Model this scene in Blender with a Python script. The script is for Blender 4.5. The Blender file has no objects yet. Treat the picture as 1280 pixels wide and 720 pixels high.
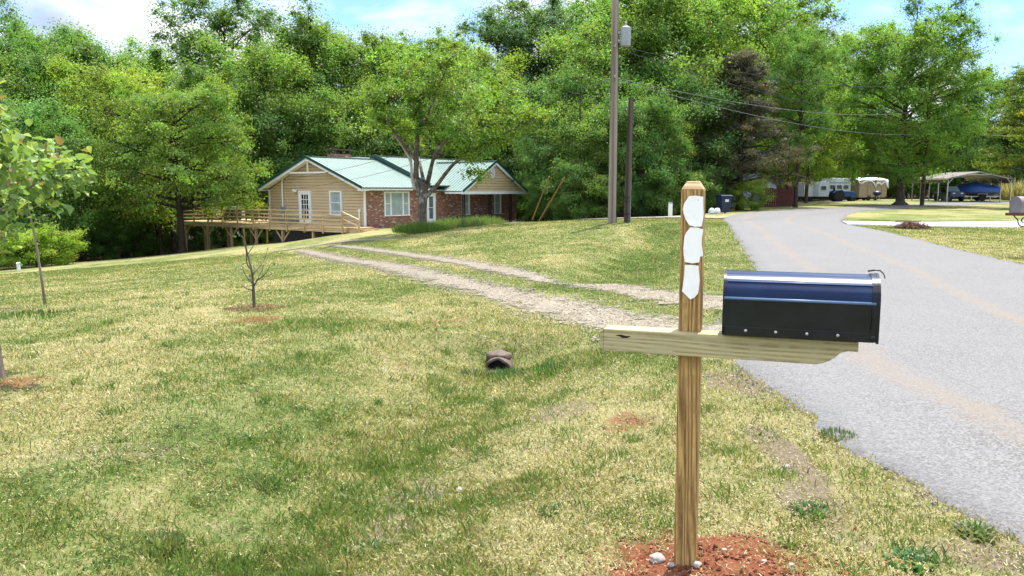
import bpy, math, random
import numpy as np
from mathutils import Vector, Matrix

R = math.radians
scene = bpy.context.scene
COL = scene.collection
rng = np.random.default_rng(7)
random.seed(7)

# ------------------------------------------------------------------ camera model
F = 967.0 / 1280.0
HZ = 238.0
PITCH = math.atan((360 - HZ) / 967.0)
CAMZ = 1.5

def ray(px, py):
    u = (px - 640) / 967.0
    v = (360 - py) / 967.0
    return np.array([u, math.cos(PITCH) + v * math.sin(PITCH), -math.sin(PITCH) + v * math.cos(PITCH)])

def pt(px, py, Y):
    d = ray(px, py)
    s = Y / d[1]
    return Vector((d[0] * s, Y, CAMZ + d[2] * s))

def flat(px, py, z=0.0):
    d = ray(px, py)
    s = (z - CAMZ) / d[2]
    return Vector((d[0] * s, d[1] * s, z))

# ------------------------------------------------------------------ noise
def _hash(ix, iy, seed):
    h = (ix.astype(np.int64) * 374761393 + iy.astype(np.int64) * 668265263 + seed * 1442695041) & 0x7fffffff
    h = ((h ^ (h >> 13)) * 1274126177) & 0x7fffffff
    return ((h ^ (h >> 16)) & 0xffff) / 65535.0

def vnoise(x, y, seed=0):
    x = np.asarray(x, float); y = np.asarray(y, float)
    ix = np.floor(x); iy = np.floor(y)
    fx = x - ix; fy = y - iy
    fx = fx * fx * (3 - 2 * fx); fy = fy * fy * (3 - 2 * fy)
    a = _hash(ix, iy, seed); b = _hash(ix + 1, iy, seed)
    c = _hash(ix, iy + 1, seed); d = _hash(ix + 1, iy + 1, seed)
    return (a * (1 - fx) + b * fx) * (1 - fy) + (c * (1 - fx) + d * fx) * fy

def fbm(x, y, seed=0, octv=4):
    t = 0; amp = .5; s = 0
    for o in range(octv):
        t = t + amp * vnoise(x * 2 ** o, y * 2 ** o, seed + o * 17); s += amp; amp *= .55
    return t / s

def sstep(a, b, x):
    t = np.clip((x - a) / (b - a), 0, 1)
    return t * t * (3 - 2 * t)

# ------------------------------------------------------------------ terrain
CP = [(365,302,51.5),(228,318,60),(300,307,56),(0,337,42),(-200,352,38),(47,381,10.9),(200,350,20),(100,380,12.5),
 (0,400,9.8),(400,350,15.5),(400,330,24),(380,310,41),(300,330,27),(200,335,30),(500,312,29),(600,300,30),(700,290,29),
 (765,279,31),(785,279,31.5),(905,275,40),(950,340,14.4),(1060,281,34),(1060,270,46),(1110,262,62),(1280,254.5,84),
 (930,267,50),(985,262,58),(1060,258.5,67),(1136,256,76),(1264,251.5,92),(1126,256.5,72),(1210,251,86),(1280,333,15.3),
 (1280,284,33),(1280,277,36.5),(1400,262,60),(457,287.5,50),(520,284,53),(620,279,58),(640,277.5,62),(700,277,50),(527,290,41),(457,296,44),
 (440,300,42),(660,277,64),(850,272,42),(880,268,52),(320,305,66),(1050,251,95),(1000,254,84),(960,258,70),(1340,251,100)]
CPW = [tuple(pt(*c)) for c in CP]
CPW += [(0,0,0),(-3,3,0),(3,3,0),(0,4,0),(-5,0,0),(5,0,0),(0,-5,0),(2,6.5,0),(-2,6,0),(-4,5.5,0),(4,9,0.01),(1,10,-.02),(8,12,.0),(-6,-6,0),(8,-8,0),(0,8.5,-.02),
 (-90,120,-5),(0,150,-1.5),(80,150,1),(200,200,1.5),(-200,200,-4),(-150,0,-2),(150,0,0),(0,-80,0),(-80,-80,0),(80,-80,0),
 (0,400,0),(-400,400,-3),(400,400,2),(400,0,0),(-400,0,-3),(0,-400,0),(-400,-400,0),(400,-400,0),(-45,45,-3.2),(-60,80,-4.5)]
_P = np.array(CPW); _S = 10.0
def _U(r2):
    return np.where(r2 > 1e-12, r2 * np.log(np.maximum(r2, 1e-12)) * .5, 0)
def _solve():
    xy = _P[:, :2] / _S; n = len(xy)
    d2 = ((xy[:, None] - xy[None]) ** 2).sum(-1)
    K = _U(d2) + np.eye(n) * .004
    Q = np.c_[np.ones(n), xy]
    A = np.block([[K, Q], [Q.T, np.zeros((3, 3))]])
    return np.linalg.solve(A, np.r_[_P[:, 2], 0, 0, 0])
_W = _solve()
def terr0(x, y):
    x = np.asarray(x, float) ; y = np.asarray(y, float)
    sh = x.shape; x = x.ravel(); y = y.ravel()
    out = np.empty(len(x))
    for i in range(0, len(x), 20000):
        q = np.c_[x[i:i+20000], y[i:i+20000]] / _S
        d2 = ((q[:, None] - _P[None, :, :2] / _S) ** 2).sum(-1)
        out[i:i+20000] = _U(d2) @ _W[:-3] + _W[-3] + q @ _W[-2:]
    return out.reshape(sh)

def seg_dist(x, y, poly):
    """distance to polyline and arclength of the nearest point"""
    best = np.full(np.shape(x), 1e9); bs = np.zeros(np.shape(x)); acc = 0
    for (ax, ay), (bx, by) in zip(poly[:-1], poly[1:]):
        dx, dy = bx - ax, by - ay; L2 = dx * dx + dy * dy
        t = np.clip(((x - ax) * dx + (y - ay) * dy) / L2, 0, 1)
        d = np.hypot(x - ax - t * dx, y - ay - t * dy)
        m = d < best
        best = np.where(m, d, best); bs = np.where(m, acc + t * math.sqrt(L2), bs); acc += math.sqrt(L2)
    return best, bs

CULV = (-.125, 8.0)
DITCH1 = [(-.14, 7.9), (-.42, 6.6), (-.76, 5.2), (-.95, 3.8), (-1.15, 2.5), (-1.7, 0), (-2.6, -4), (-4, -8)]
DITCH2 = [(1.35, 12.6), (2.6, 16.5), (4.6, 23.5), (6.4, 31)]
MOUND = flat(905, 708)

def terrain(x, y):
    x = np.asarray(x, float); y = np.asarray(y, float)
    z = terr0(x, y)
    d, s = seg_dist(x, y, DITCH1)
    z = z - .30 * np.exp(-(d / .85) ** 2) * sstep(8.25, 7.75, y) * sstep(-8, 1, y)
    d, s = seg_dist(x, y, DITCH2)
    z = z - .32 * np.exp(-(d / 1.0) ** 2) * sstep(0, 1.5, s) * sstep(18.5, 12, s)
    r = np.hypot((x - MOUND.x) / .42, (y - MOUND.y) / .32)
    z = z + .055 * np.exp(-r ** 2) * (0.6 + .8 * vnoise(x * 9, y * 9, 3))
    near = np.exp(-(np.hypot(x, y) / 16) ** 2) * sstep(.15, -.7, x - np.interp(y, _LY, _LX))
    z = z + near * (.05 * (fbm(x * 1.1, y * 1.1, 5, 3) - .5) + .025 * (vnoise(x * 5, y * 5, 9) - .5))
    z = z + .0 * np.exp(-((x - CULV[0]) / .26) ** 2 - ((y - CULV[1] - .03) / .15) ** 2)
    # dug hole beside the post
    r = np.hypot((x - HOLE.x) / .16, (y - HOLE.y) / .10)
    z = z - .13 * np.exp(-r ** 2) + .025 * np.exp(-((r - 1.7) / .6) ** 2)
    return z
HOLE = flat(800, 526)

_LY = [-60, -25, -6, 0, 3, 4.4, 5.6, 6.9, 8.8, 11.3, 14.2, 42]; _LX = [-3, .6, 1.9, 2.15, 2.15, 1.98, 1.93, 2.0, 2.5, 3.35, 4.5, 11.3]
def tz(x, y):
    return float(terrain(np.array([x]), np.array([y]))[0])

def march(px, py):
    """point of the terrain seen at a pixel"""
    d = ray(px, py)
    ys = np.concatenate([np.arange(1.5, 20, .02), np.arange(20, 120, .05)])
    xs = d[0] / d[1] * ys; zs = CAMZ + d[2] / d[1] * ys
    g = terr0(xs, ys)
    k = np.argmax(zs < g)
    return Vector((xs[k], ys[k], g[k]))

# ------------------------------------------------------------------ objects
def tag(o, label=None, cat=None, group=None, kind=None):
    if label: o['label'] = label
    if cat: o['category'] = cat
    if group: o['group'] = group
    if kind: o['kind'] = kind
    return o

def thing(name, label, cat, loc=(0, 0, 0), rz=0.0, group=None):
    o = bpy.data.objects.new(name, None); COL.objects.link(o)
    o.empty_display_size = .2
    o.location = loc; o.rotation_euler = (0, 0, rz)
    return tag(o, label, cat, group)

def np_mesh(name, V, Fc, smooth=False):
    me = bpy.data.meshes.new(name)
    V = np.ascontiguousarray(V, dtype=np.float32).reshape(-1, 3)
    Fc = np.ascontiguousarray(Fc, dtype=np.int32)
    n, k = Fc.shape
    me.vertices.add(len(V)); me.vertices.foreach_set('co', V.ravel())
    me.loops.add(n * k); me.loops.foreach_set('vertex_index', Fc.ravel())
    me.polygons.add(n)
    me.polygons.foreach_set('loop_start', np.arange(0, n * k, k, dtype=np.int32))
    me.polygons.foreach_set('loop_total', np.full(n, k, dtype=np.int32))
    me.polygons.foreach_set('use_smooth', np.full(n, smooth, dtype=bool))
    me.update(calc_edges=True)
    return me

def add_attr(me, name, arr):
    arr = np.asarray(arr, np.float32)
    if arr.ndim == 1:
        a = me.attributes.new(name, 'FLOAT', 'POINT'); a.data.foreach_set('value', arr)
    else:
        if arr.shape[1] == 3: arr = np.c_[arr, np.ones(len(arr))]
        a = me.attributes.new(name, 'FLOAT_COLOR', 'POINT'); a.data.foreach_set('color', np.ascontiguousarray(arr, np.float32).ravel())

def link(name, me, mat, parent=None):
    o = bpy.data.objects.new(name, me); COL.objects.link(o)
    if mat is not None and not len(me.materials): me.materials.append(mat)
    if parent is not None: o.parent = parent
    return o

class MB:
    def __init__(s): s.v = []; s.f = []
    def add(s, vs, fs):
        b = len(s.v); s.v += [tuple(p) for p in vs]; s.f += [tuple(i + b for i in f) for f in fs]; return s
    def box(s, c, d, rot=None):
        hx, hy, hz = d[0] / 2, d[1] / 2, d[2] / 2
        vs = [Vector((x, y, z)) for x in (-hx, hx) for y in (-hy, hy) for z in (-hz, hz)]
        if rot is not None: vs = [rot @ v for v in vs]
        c = Vector(c)
        return s.add([v + c for v in vs], [(0,1,3,2),(4,6,7,5),(0,4,5,1),(2,3,7,6),(0,2,6,4),(1,5,7,3)])
    def span(s, x0, x1, y0, y1, z0, z1):
        return s.box(((x0+x1)/2, (y0+y1)/2, (z0+z1)/2), (abs(x1-x0), abs(y1-y0), abs(z1-z0)))
    def bar(s, a, b, w, h):
        """rectangular bar from a to b, w across, h tall"""
        a = Vector(a); b = Vector(b); d = (b - a); L = d.length; d.normalize()
        up = Vector((0, 0, 1)) if abs(d.z) < .95 else Vector((1, 0, 0))
        sd = d.cross(up).normalized(); up = sd.cross(d)
        m = Matrix((d, sd, up)).transposed()
        return s.box((a + b) / 2, (L, w, h), m)
    def prism(s, pts, off):
        """planar polygon pts extruded by vector off"""
        n = len(pts); off = Vector(off)
        p = [Vector(q) for q in pts]
        fs = [tuple(range(n))[::-1], tuple(range(n, 2 * n))]
        fs += [(i, (i + 1) % n, n + (i + 1) % n, n + i) for i in range(n)]
        return s.add(p + [q + off for q in p], fs)
    def tube(s, path, rad, n=8, cap=True):
        P = [Vector(p) for p in path]
        if not hasattr(rad, '__len__'): rad = [rad] * len(P)
        b = len(s.v); ref = None
        for i, p in enumerate(P):
            d = (P[min(i + 1, len(P) - 1)] - P[max(i - 1, 0)]).normalized()
            if ref is None:
                ref = d.orthogonal().normalized()
            ref = (ref - d * ref.dot(d)).normalized(); q = d.cross(ref)
            for k in range(n):
                a = 2 * math.pi * k / n
                s.v.append(tuple(p + (ref * math.cos(a) + q * math.sin(a)) * rad[i]))
        for i in range(len(P) - 1):
            for k in range(n):
                k2 = (k + 1) % n
                s.f.append((b + i*n + k, b + i*n + k2, b + (i+1)*n + k2, b + (i+1)*n + k))
        if cap:
            s.f.append(tuple(b + k for k in range(n))[::-1])
            s.f.append(tuple(b + (len(P)-1)*n + k for k in range(n)))
        return s
    def lathe(s, prof, n=16, c=(0, 0, 0), axis='z'):
        """closed profile [(r, h)...] turned about an axis"""
        b = len(s.v); c = Vector(c)
        for r, h in prof:
            for k in range(n):
                a = 2 * math.pi * k / n; x, y = r * math.cos(a), r * math.sin(a)
                p = {'z': (x, y, h), 'x': (h, x, y), 'y': (x, h, y)}[axis]
                s.v.append(tuple(c + Vector(p)))
        m = len(prof)
        for i in range(m - 1):
            for k in range(n):
                k2 = (k + 1) % n
                s.f.append((b+i*n+k, b+i*n+k2, b+(i+1)*n+k2, b+(i+1)*n+k))
        s.f.append(tuple(b + k for k in range(n))[::-1]); s.f.append(tuple(b + (m-1)*n + k for k in range(n)))
        return s
    def build(s, name, mat, parent=None, smooth=False, bevel=0, angle=None):
        me = bpy.data.meshes.new(name); me.from_pydata(s.v, [], s.f)
        import bmesh
        bm = bmesh.new(); bm.from_mesh(me); bmesh.ops.recalc_face_normals(bm, faces=bm.faces); bm.to_mesh(me); bm.free()
        if smooth:
            me.polygons.foreach_set('use_smooth', [True] * len(me.polygons))
            if angle: me.set_sharp_from_angle(angle=R(angle))
        o = link(name, me, mat, parent)
        if bevel:
            b = o.modifiers.new('b', 'BEVEL'); b.width = bevel; b.segments = 2; b.limit_method = 'ANGLE'; b.angle_limit = R(30)
        return o

def copy_tree(o, parent=None):
    c = o.copy(); COL.objects.link(c)
    if parent is not None: c.parent = parent
    for ch in list(o.children): copy_tree(ch, c)
    return c

# ------------------------------------------------------------------ materials
class NT:
    def __init__(s, name):
        s.m = bpy.data.materials.new(name); s.m.use_nodes = True
        s.t = s.m.node_tree; s.t.nodes.clear()
        s.out = s.t.nodes.new('ShaderNodeOutputMaterial')
    def n(s, typ, ins=None, **kw):
        nd = s.t.nodes.new('ShaderNode' + typ)
        for k, v in kw.items(): setattr(nd, k, v)
        for k, v in (ins or {}).items(): s.set(nd.inputs[k], v)
        return nd
    def set(s, sock, v):
        if isinstance(v, bpy.types.NodeSocket): s.t.links.new(v, sock)
        elif isinstance(v, bpy.types.Node): s.t.links.new(v.outputs[0], sock)
        else:
            if isinstance(v, tuple) and len(v) == 3 and sock.type == 'RGBA': v = v + (1,)
            sock.default_value = v
    def coord(s, which='Object'): return s.n('TexCoord').outputs[which]
    def noise(s, scale, vec=None, detail=3, rough=.55, dist=0.0):
        return s.n('TexNoise', {'Vector': vec if vec is not None else s.coord(), 'Scale': scale, 'Detail': detail, 'Roughness': rough, 'Distortion': dist}).outputs['Fac']
    def ramp(s, fac, stops):
        r = s.n('ValToRGB', {'Fac': fac}); e = r.color_ramp.elements
        while len(e) > 1: e.remove(e[-1])
        for i, (p, c) in enumerate(stops):
            el = e[0] if i == 0 else e.new(p)
            el.position = p; el.color = tuple(c) + (1,) if len(c) == 3 else c
        return r.outputs[0]
    def mix(s, f, a, b, mode='MIX'):
        m = s.n('Mix', data_type='RGBA', blend_type=mode)
        s.set(m.inputs[0], f); s.set(m.inputs[6], a); s.set(m.inputs[7], b); return m.outputs[2]
    def math(s, op, a, b=0.0, clamp=False):
        m = s.n('Math', operation=op, use_clamp=clamp); s.set(m.inputs[0], a); s.set(m.inputs[1], b); return m.outputs[0]
    def mapr(s, v, a, b, c=0.0, d=1.0):
        m = s.n('MapRange', {'Value': v, 'From Min': a, 'From Max': b, 'To Min': c, 'To Max': d}); return m.outputs[0]
    def attr(s, name, out='Fac', typ='GEOMETRY'):
        a = s.n('Attribute', attribute_name=name, attribute_type=typ); return a.outputs[out]
    def mapping(s, vec, scale=(1,1,1), rot=(0,0,0)):
        return s.n('Mapping', {'Vector': vec, 'Scale': scale, 'Rotation': rot}).outputs[0]
    def bump(s, h, strength=.3, dist=.02):
        return s.n('Bump', {'Height': h, 'Strength': strength, 'Distance': dist}).outputs[0]
    def pbsdf(s, **ins):
        return s.n('BsdfPrincipled', {k.replace('_', ' '): v for k, v in ins.items()})
    def done(s, sh):
        s.t.links.new(sh.outputs[0] if isinstance(sh, bpy.types.Node) else sh, s.out.inputs['Surface']); return s.m

MATS = {}
def simple(name, col, rough=.6, metal=0.0, var=.12, vscale=4.0, spec=.4, bump=0.0, bscale=40.0):
    """painted or plain surface with slight procedural wear"""
    if name in MATS: return MATS[name]
    t = NT(name); n = t.noise(vscale, detail=5)
    c = t.mix(t.mapr(n, .3, .7), tuple(x * (1 - var) for x in col), tuple(min(1, x * (1 + var)) for x in col))
    ins = dict(Base_Color=c, Roughness=t.mapr(n, .3, .7, max(.05, rough - .08), min(1, rough + .08)), Metallic=metal, Specular_IOR_Level=spec)
    if bump: ins['Normal'] = t.bump(t.noise(bscale), bump, .01)
    MATS[name] = t.done(t.pbsdf(**ins)); return MATS[name]

def wood(name, light, dark, axis='z', scale=1.0, rough=.65, knots=True, blotch=None):
    """plain sawn timber, grain along one object axis"""
    if name in MATS: return MATS[name]
    t = NT(name); o = t.coord()
    sc = {'x': (1.2, 22, 22), 'y': (22, 1.2, 22), 'z': (22, 22, 1.2)}[axis]
    v = t.mapping(o, tuple(k * scale for k in sc))
    warp = t.noise(1.6 * scale, o, 2)
    w = t.n('TexNoise', {'Vector': v, 'Scale': 1.0, 'Detail': 5.0, 'Roughness': .55, 'Distortion': 1.3}).outputs['Fac']
    rings = t.n('TexWave', {'Vector': t.mapping(o, tuple(k * scale for k in {'x': (.35, 9, 9), 'y': (9, .35, 9), 'z': (9, 9, .35)}[axis])), 'Scale': 1.0, 'Distortion': 13.0, 'Detail': 3.0, 'Detail Scale': .7}, wave_type='BANDS', bands_direction='DIAGONAL').outputs['Fac']
    f = t.math('ADD', t.math('MULTIPLY', w, .55), t.math('MULTIPLY', rings, .45))
    c = t.ramp(f, [(.25, dark), (.5, tuple((a + b) / 2 for a, b in zip(light, dark))), (.75, light)])
    if blotch: c = t.mix(t.mapr(t.noise(5 * scale, o, 4), .45, .7), c, blotch)
    b = t.bump(f, .25, .004)
    MATS[name] = t.done(t.pbsdf(Base_Color=c, Roughness=rough, Normal=b, Specular_IOR_Level=.3)); return MATS[name]
# ------------------------------------------------------------------ plan of the ground
def P2(px, Y): 
    v = pt(px, HZ, Y); return (v.x, Y)
ROAD_L = [[(-3, -60), (.6, -25), (1.9, -6), (2.15, 0), (2.15, 3.0), (1.98, 4.4), (1.93, 5.6), (2.0, 6.9), (2.5, 8.8), (3.35, 11.3), (4.5, 14.2)],
          [(4.5, 14.2), P2(935, 17.9), P2(916, 25.5), P2(906, 33), P2(904.5, 40)],
          [P2(904.5, 40), P2(909, 44), P2(922, 48.5), P2(945, 53.5), P2(985, 58.5), P2(1060, 67), P2(1136, 76), P2(1264, 92), P2(1500, 120)]]
ROAD_R = [[(3, -60), (6.2, -25), (6.9, -6), (7.1, 0), (7.5, 4), (8.5, 9), (10.3, 15.3)],
          [(10.3, 15.3), P2(1210, 18.8), P2(1140, 23.5), P2(1090, 29), P2(1063, 34)],
          [P2(1063, 34), P2(1056, 38), P2(1057, 43), P2(1063, 48), P2(1078, 54), P2(1110, 61), P2(1180, 71.5), P2(1280, 83), P2(1520, 110)]]

def resample(poly, n):
    P = np.array([tuple(p)[:2] for p in poly], float)
    # smooth with Catmull-Rom then even arclength
    Q = []
    ext = np.vstack([2 * P[0] - P[1], P, 2 * P[-1] - P[-2]])
    for i in range(1, len(ext) - 2):
        p0, p1, p2, p3 = ext[i-1:i+3]
        for t in np.linspace(0, 1, 12, endpoint=False):
            Q.append(.5 * ((2*p1) + (-p0+p2)*t + (2*p0-5*p1+4*p2-p3)*t*t + (-p0+3*p1-3*p2+p3)*t**3))
    Q.append(P[-1]); Q = np.array(Q)
    s = np.r_[0, np.cumsum(np.hypot(*np.diff(Q, axis=0).T))]
    t = np.linspace(0, s[-1], n)
    return np.c_[np.interp(t, s, Q[:, 0]), np.interp(t, s, Q[:, 1])]

def ribbon(Ls, Rs, ns, m, zoff, jit=0.0, jscale=1.0, seed=0, skirt=0.0):
    L = np.vstack([resample(a, n)[(1 if i else 0):] for i, (a, n) in enumerate(zip(Ls, ns))])
    Rr = np.vstack([resample(a, n)[(1 if i else 0):] for i, (a, n) in enumerate(zip(Rs, ns))])
    w = Rr - L; wn = w / np.hypot(*w.T)[:, None]
    if jit:
        a = fbm(L[:, 0] * jscale, L[:, 1] * jscale, seed, 4) - .5
        b = fbm(Rr[:, 0] * jscale, Rr[:, 1] * jscale, seed + 5, 4) - .5
        L = L + wn * (a * jit)[:, None]; Rr = Rr + wn * (b * jit)[:, None]
    u = np.linspace(0, 1, m)
    if skirt: u = np.r_[0, .007, u[1:-1], .993, 1]; m += 2
    X = L[:, None, :] * (1 - u[None, :, None]) + Rr[:, None, :] * u[None, :, None]
    N = len(L)
    x = X[..., 0].ravel(); y = X[..., 1].ravel()
    z = terrain(x, y) + (zoff(x, y) if callable(zoff) else zoff)
    if skirt: z = z - skirt * np.tile((u == 0) | (u == 1), N)
    idx = np.arange(N * m).reshape(N, m)
    Fc = np.stack([idx[:-1, :-1], idx[:-1, 1:], idx[1:, 1:], idx[1:, :-1]], -1).reshape(-1, 4)
    Lc = np.r_[0, np.cumsum(np.hypot(*np.diff((L + Rr) / 2, axis=0).T))]
    return np.c_[x, y, z], Fc, np.tile(u, N), np.repeat(Lc, m), L, Rr

def in_poly(x, y, poly):
    x = np.asarray(x); y = np.asarray(y); c = np.zeros(x.shape, bool)
    px, py = poly[:, 0], poly[:, 1]; j = len(poly) - 1
    for i in range(len(poly)):
        if py[i] != py[j]:
            c ^= ((py[i] > y) != (py[j] > y)) & (x < (px[j] - px[i]) * (y - py[i]) / (py[j] - py[i]) + px[i])
        j = i
    return c

road_V, road_F, road_u, road_s, roadL, roadR = ribbon(ROAD_L, ROAD_R, (1100, 160, 160), 14, .016, .24, 3.2, 3, skirt=.06)
ROADPOLY = np.vstack([roadL[::2], roadR[::-2]])
_rw = roadR - roadL; _rw = _rw / np.hypot(*_rw.T)[:, None]
ROADG = np.vstack([(roadL + _rw * (.02 + .16 * vnoise(roadL[:, 0] * 3, roadL[:, 1] * 3, 8))[:, None])[::2], (roadR - _rw * .1)[::-2]])
ROADIN = np.vstack([(roadL + _rw * .3)[::2], (roadR - _rw * .3)[::-2]])

def m2(px, py): 
    v = march(px, py); return (v.x, v.y)
UP = [(2.9, 11.0), m2(900, 384), m2(844, 371), m2(762, 358.5), m2(694, 349.5), m2(625, 337), m2(556, 325), m2(490, 316), m2(440, 309.5), m2(405, 307)]
LOW = [(2.6, 8.4), m2(910, 428), m2(840, 412), m2(745, 394.6), m2(694, 380), m2(634, 367), m2(573, 354), m2(522, 341), m2(470, 330), m2(406, 320), m2(368, 313)]
BRANCH = [m2(340, 315), m2(372, 311), m2(410, 304.5), m2(440, 301.5), m2(490, 299)]
def offset(poly, wl, wr):
    P = resample(poly, 60); d = np.gradient(P, axis=0); d /= np.hypot(*d.T)[:, None]
    n = np.c_[-d[:, 1], d[:, 0]]
    wl = np.interp(np.linspace(0, 1, 60), np.linspace(0, 1, len(wl)), wl); wr = np.interp(np.linspace(0, 1, 60), np.linspace(0, 1, len(wr)), wr)
    return P + n * wl[:, None], P - n * wr[:, None]

# where the mown grass ends and the woods begin: by bearing
_EPX = np.array([-900, -400, 0, 130, 215, 330, 450, 640, 690, 740, 800, 880, 905, 940, 1000, 1050, 1100, 1180, 1280, 1700])
_EY = np.array([30, 34, 41, 52, 60, 66, 68, 70, 58, 50, 50, 54, 62, 74, 92, 100, 104, 106, 106, 106])
def edge_y(x, y):
    px = 640 + np.asarray(x) / np.maximum(np.asarray(y), 1) * 967
    return np.interp(px, _EPX, _EY)

SPOTS = [(800,528,.28,.18,.52),(560,399,.5,.35,.55),(495,437,.35,.25,.5),(452,470,.25,.2,.4),(318,394,.32,.34,.6),(905,714,.42,.26,1.0),(1150,720,.1,.1,.2),
         (395,372,.9,.5,.35),(210,388,.8,.4,.35),(-2,480,.25,.25,.6),(430,395,.6,.5,.25)]
SPW = [(flat(a, b), rx, ry, k) for a, b, rx, ry, k in SPOTS]
DIRT = [(flat(985,570), .16, .75, 1.0),(flat(1010,620), .22, .5, .7),(flat(930,480), .35, .5, .8),(flat(740,372), .2,.2,.2),(Vector((-.15, 7.68, 0)), .22, .2, 1.1),(flat(700,500),.25,.25,.6),(flat(520,560),.25,.3,.6),(flat(120,560),.5,.3,.45),(flat(430,690),.2,.2,.7),(flat(480,600),.2,.25,.6),(flat(285,612),.25,.15,.45),(flat(300,505),.5,.3,.3),
        (flat(1240,690),.3,.2,.7),(flat(1130,600),.15,.4,.4)]
LUSH = [(flat(690,440), .75, .55, 1.0),(flat(560,470), .45, .5, .7)]
_GA = .34
def masks(x, y):
    n1 = fbm(x * 1.3, y * 1.3, 11, 4); n2 = fbm(x * 5.1, y * 5.1, 12, 3)
    w = (n1 - .5) * 1.0 + (n2 - .5) * .8
    clay = np.zeros(np.shape(x)); dirt = np.zeros(np.shape(x)); green = np.zeros(np.shape(x))
    for c, rx, ry, k in SPW:
        r = np.hypot((x - c.x) / rx, (y - c.y) / ry)
        clay = np.maximum(clay, k * sstep(1.7, .15, r + w * 1.7))
    for c, rx, ry, k in DIRT:
        r = np.hypot((x - c.x) / rx, (y - c.y) / ry)
        dirt = np.maximum(dirt, k * sstep(1.4, .5, r + w * 1.2))
    for c, rx, ry, k in LUSH:
        r = np.hypot((x - c.x) / rx, (y - c.y) / ry)
        green = np.maximum(green, k * sstep(1.5, .4, r + w))
    d, s = seg_dist(x, y, DITCH1)
    green = np.maximum(green, .85 * sstep(.95, .1, d + w * 1.2) * sstep(8.6, 7.6, y))
    d, s = seg_dist(x, y, DITCH2)
    green = np.maximum(green, .5 * sstep(1.3, .3, d + w * .9))
    green = np.maximum(green, _GA * sstep(.52, .75, fbm(x * .35 + 40, y * .35, 21, 4)))
    straw = sstep(.42, .66, fbm(x * .5, y * .22 + 9, 31, 4)) 
    # verge along the road: drier
    forest = sstep(-1.5, 1.5, y - edge_y(x, y) + (n1 - .5) * 5) * (y > 5)
    forest = np.maximum(forest, sstep(35, 45, -x) )
    return clay, dirt, green, straw, forest

# ------------------------------------------------------------------ the ground sheet
def warp(n, lo, hi, c, k):
    t0 = -math.asinh((c - lo) / k); t1 = math.asinh((hi - c) / k)
    return c + k * np.sinh(np.linspace(t0, t1, n))
gx = warp(560, -420, 420, 0.2, 4.0); gy = warp(520, -300, 420, 4.2, 4.0)
GX, GY = np.meshgrid(gx, gy)
gz = terrain(GX, GY)
inr = in_poly(GX, GY, ROADIN)
gz = gz - .06 * inr
idx = np.arange(gz.size).reshape(gz.shape)
Fg = np.stack([idx[:-1, :-1], idx[:-1, 1:], idx[1:, 1:], idx[1:, :-1]], -1).reshape(-1, 4)
me = np_mesh('ground', np.c_[GX.ravel(), GY.ravel(), gz.ravel()], Fg, True)
ck, dk, gk, sk, fk = masks(GX.ravel(), GY.ravel())
dk = np.maximum(dk, .9 * in_poly(GX, GY, ROADPOLY).ravel())
add_attr(me, 'ma', np.c_[ck, dk, gk]); add_attr(me, 'mb', np.c_[sk, fk, sk * 0])

STRAW = (.33, .28, .135); OLIVE = (.185, .19, .068); GREEN = (.10, .145, .036)
def ground_mat():
    t = NT('lawn_ground'); o = t.coord()
    A = t.n('SeparateColor', {'Color': t.attr('ma', 'Color')}).outputs; B = t.n('SeparateColor', {'Color': t.attr('mb', 'Color')}).outputs
    f1 = t.noise(2.2, o, 6, .65); f2 = t.noise(14, o, 5, .7); f3 = t.noise(70, o, 4, .7); big = t.noise(.35, o, 4)
    mixv = t.math('ADD', t.math('MULTIPLY', f2, .5), t.math('MULTIPLY', f3, .5))
    g = t.math('ADD', mixv, t.math('MULTIPLY', t.math('SUBTRACT', f1, .5), .55))
    g = t.math('ADD', g, t.math('MULTIPLY', t.math('SUBTRACT', big, .5), .35))
    g = t.math('ADD', g, t.math('MULTIPLY', B[0], .13))
    g = t.math('SUBTRACT', t.math('SUBTRACT', g, .035), t.math('MULTIPLY', A[2], .15))
    grass = t.ramp(g, [(.30, (.022, .026, .010)), (.41, GREEN), (.50, OLIVE), (.60, (.25, .23, .105)), (.72, STRAW), (.88, (.46, .39, .22))])
    clay = t.ramp(t.math('ADD', t.math('MULTIPLY', f2, .5), t.math('MULTIPLY', f3, .5)), [(.3, (.08, .026, .013)), (.5, (.20, .074, .036)), (.7, (.30, .14, .08))])
    dirt = t.ramp(mixv, [(.3, (.08, .06, .036)), (.52, (.185, .148, .098)), (.75, (.32, .27, .19))])
    litter = t.ramp(mixv, [(.3, (.02, .016, .01)), (.5, (.07, .05, .026)), (.7, (.15, .11, .06))])
    edge = t.math('MULTIPLY', t.math('SUBTRACT', mixv, .5), 1.6)
    def m(s): return t.mapr(t.math('ADD', s, edge), .35, .65)
    c = t.mix(m(A[1]), grass, dirt); c = t.mix(m(A[0]), c, clay); c = t.mix(m(B[1]), c, litter)
    h = t.math('ADD', t.math('MULTIPLY', f2, .5), f3)
    return t.done(t.pbsdf(Base_Color=c, Roughness=.95, Specular_IOR_Level=.1, Normal=t.bump(h, .7, .05)))
link('ground', me, ground_mat())['kind'] = 'structure'

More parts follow.
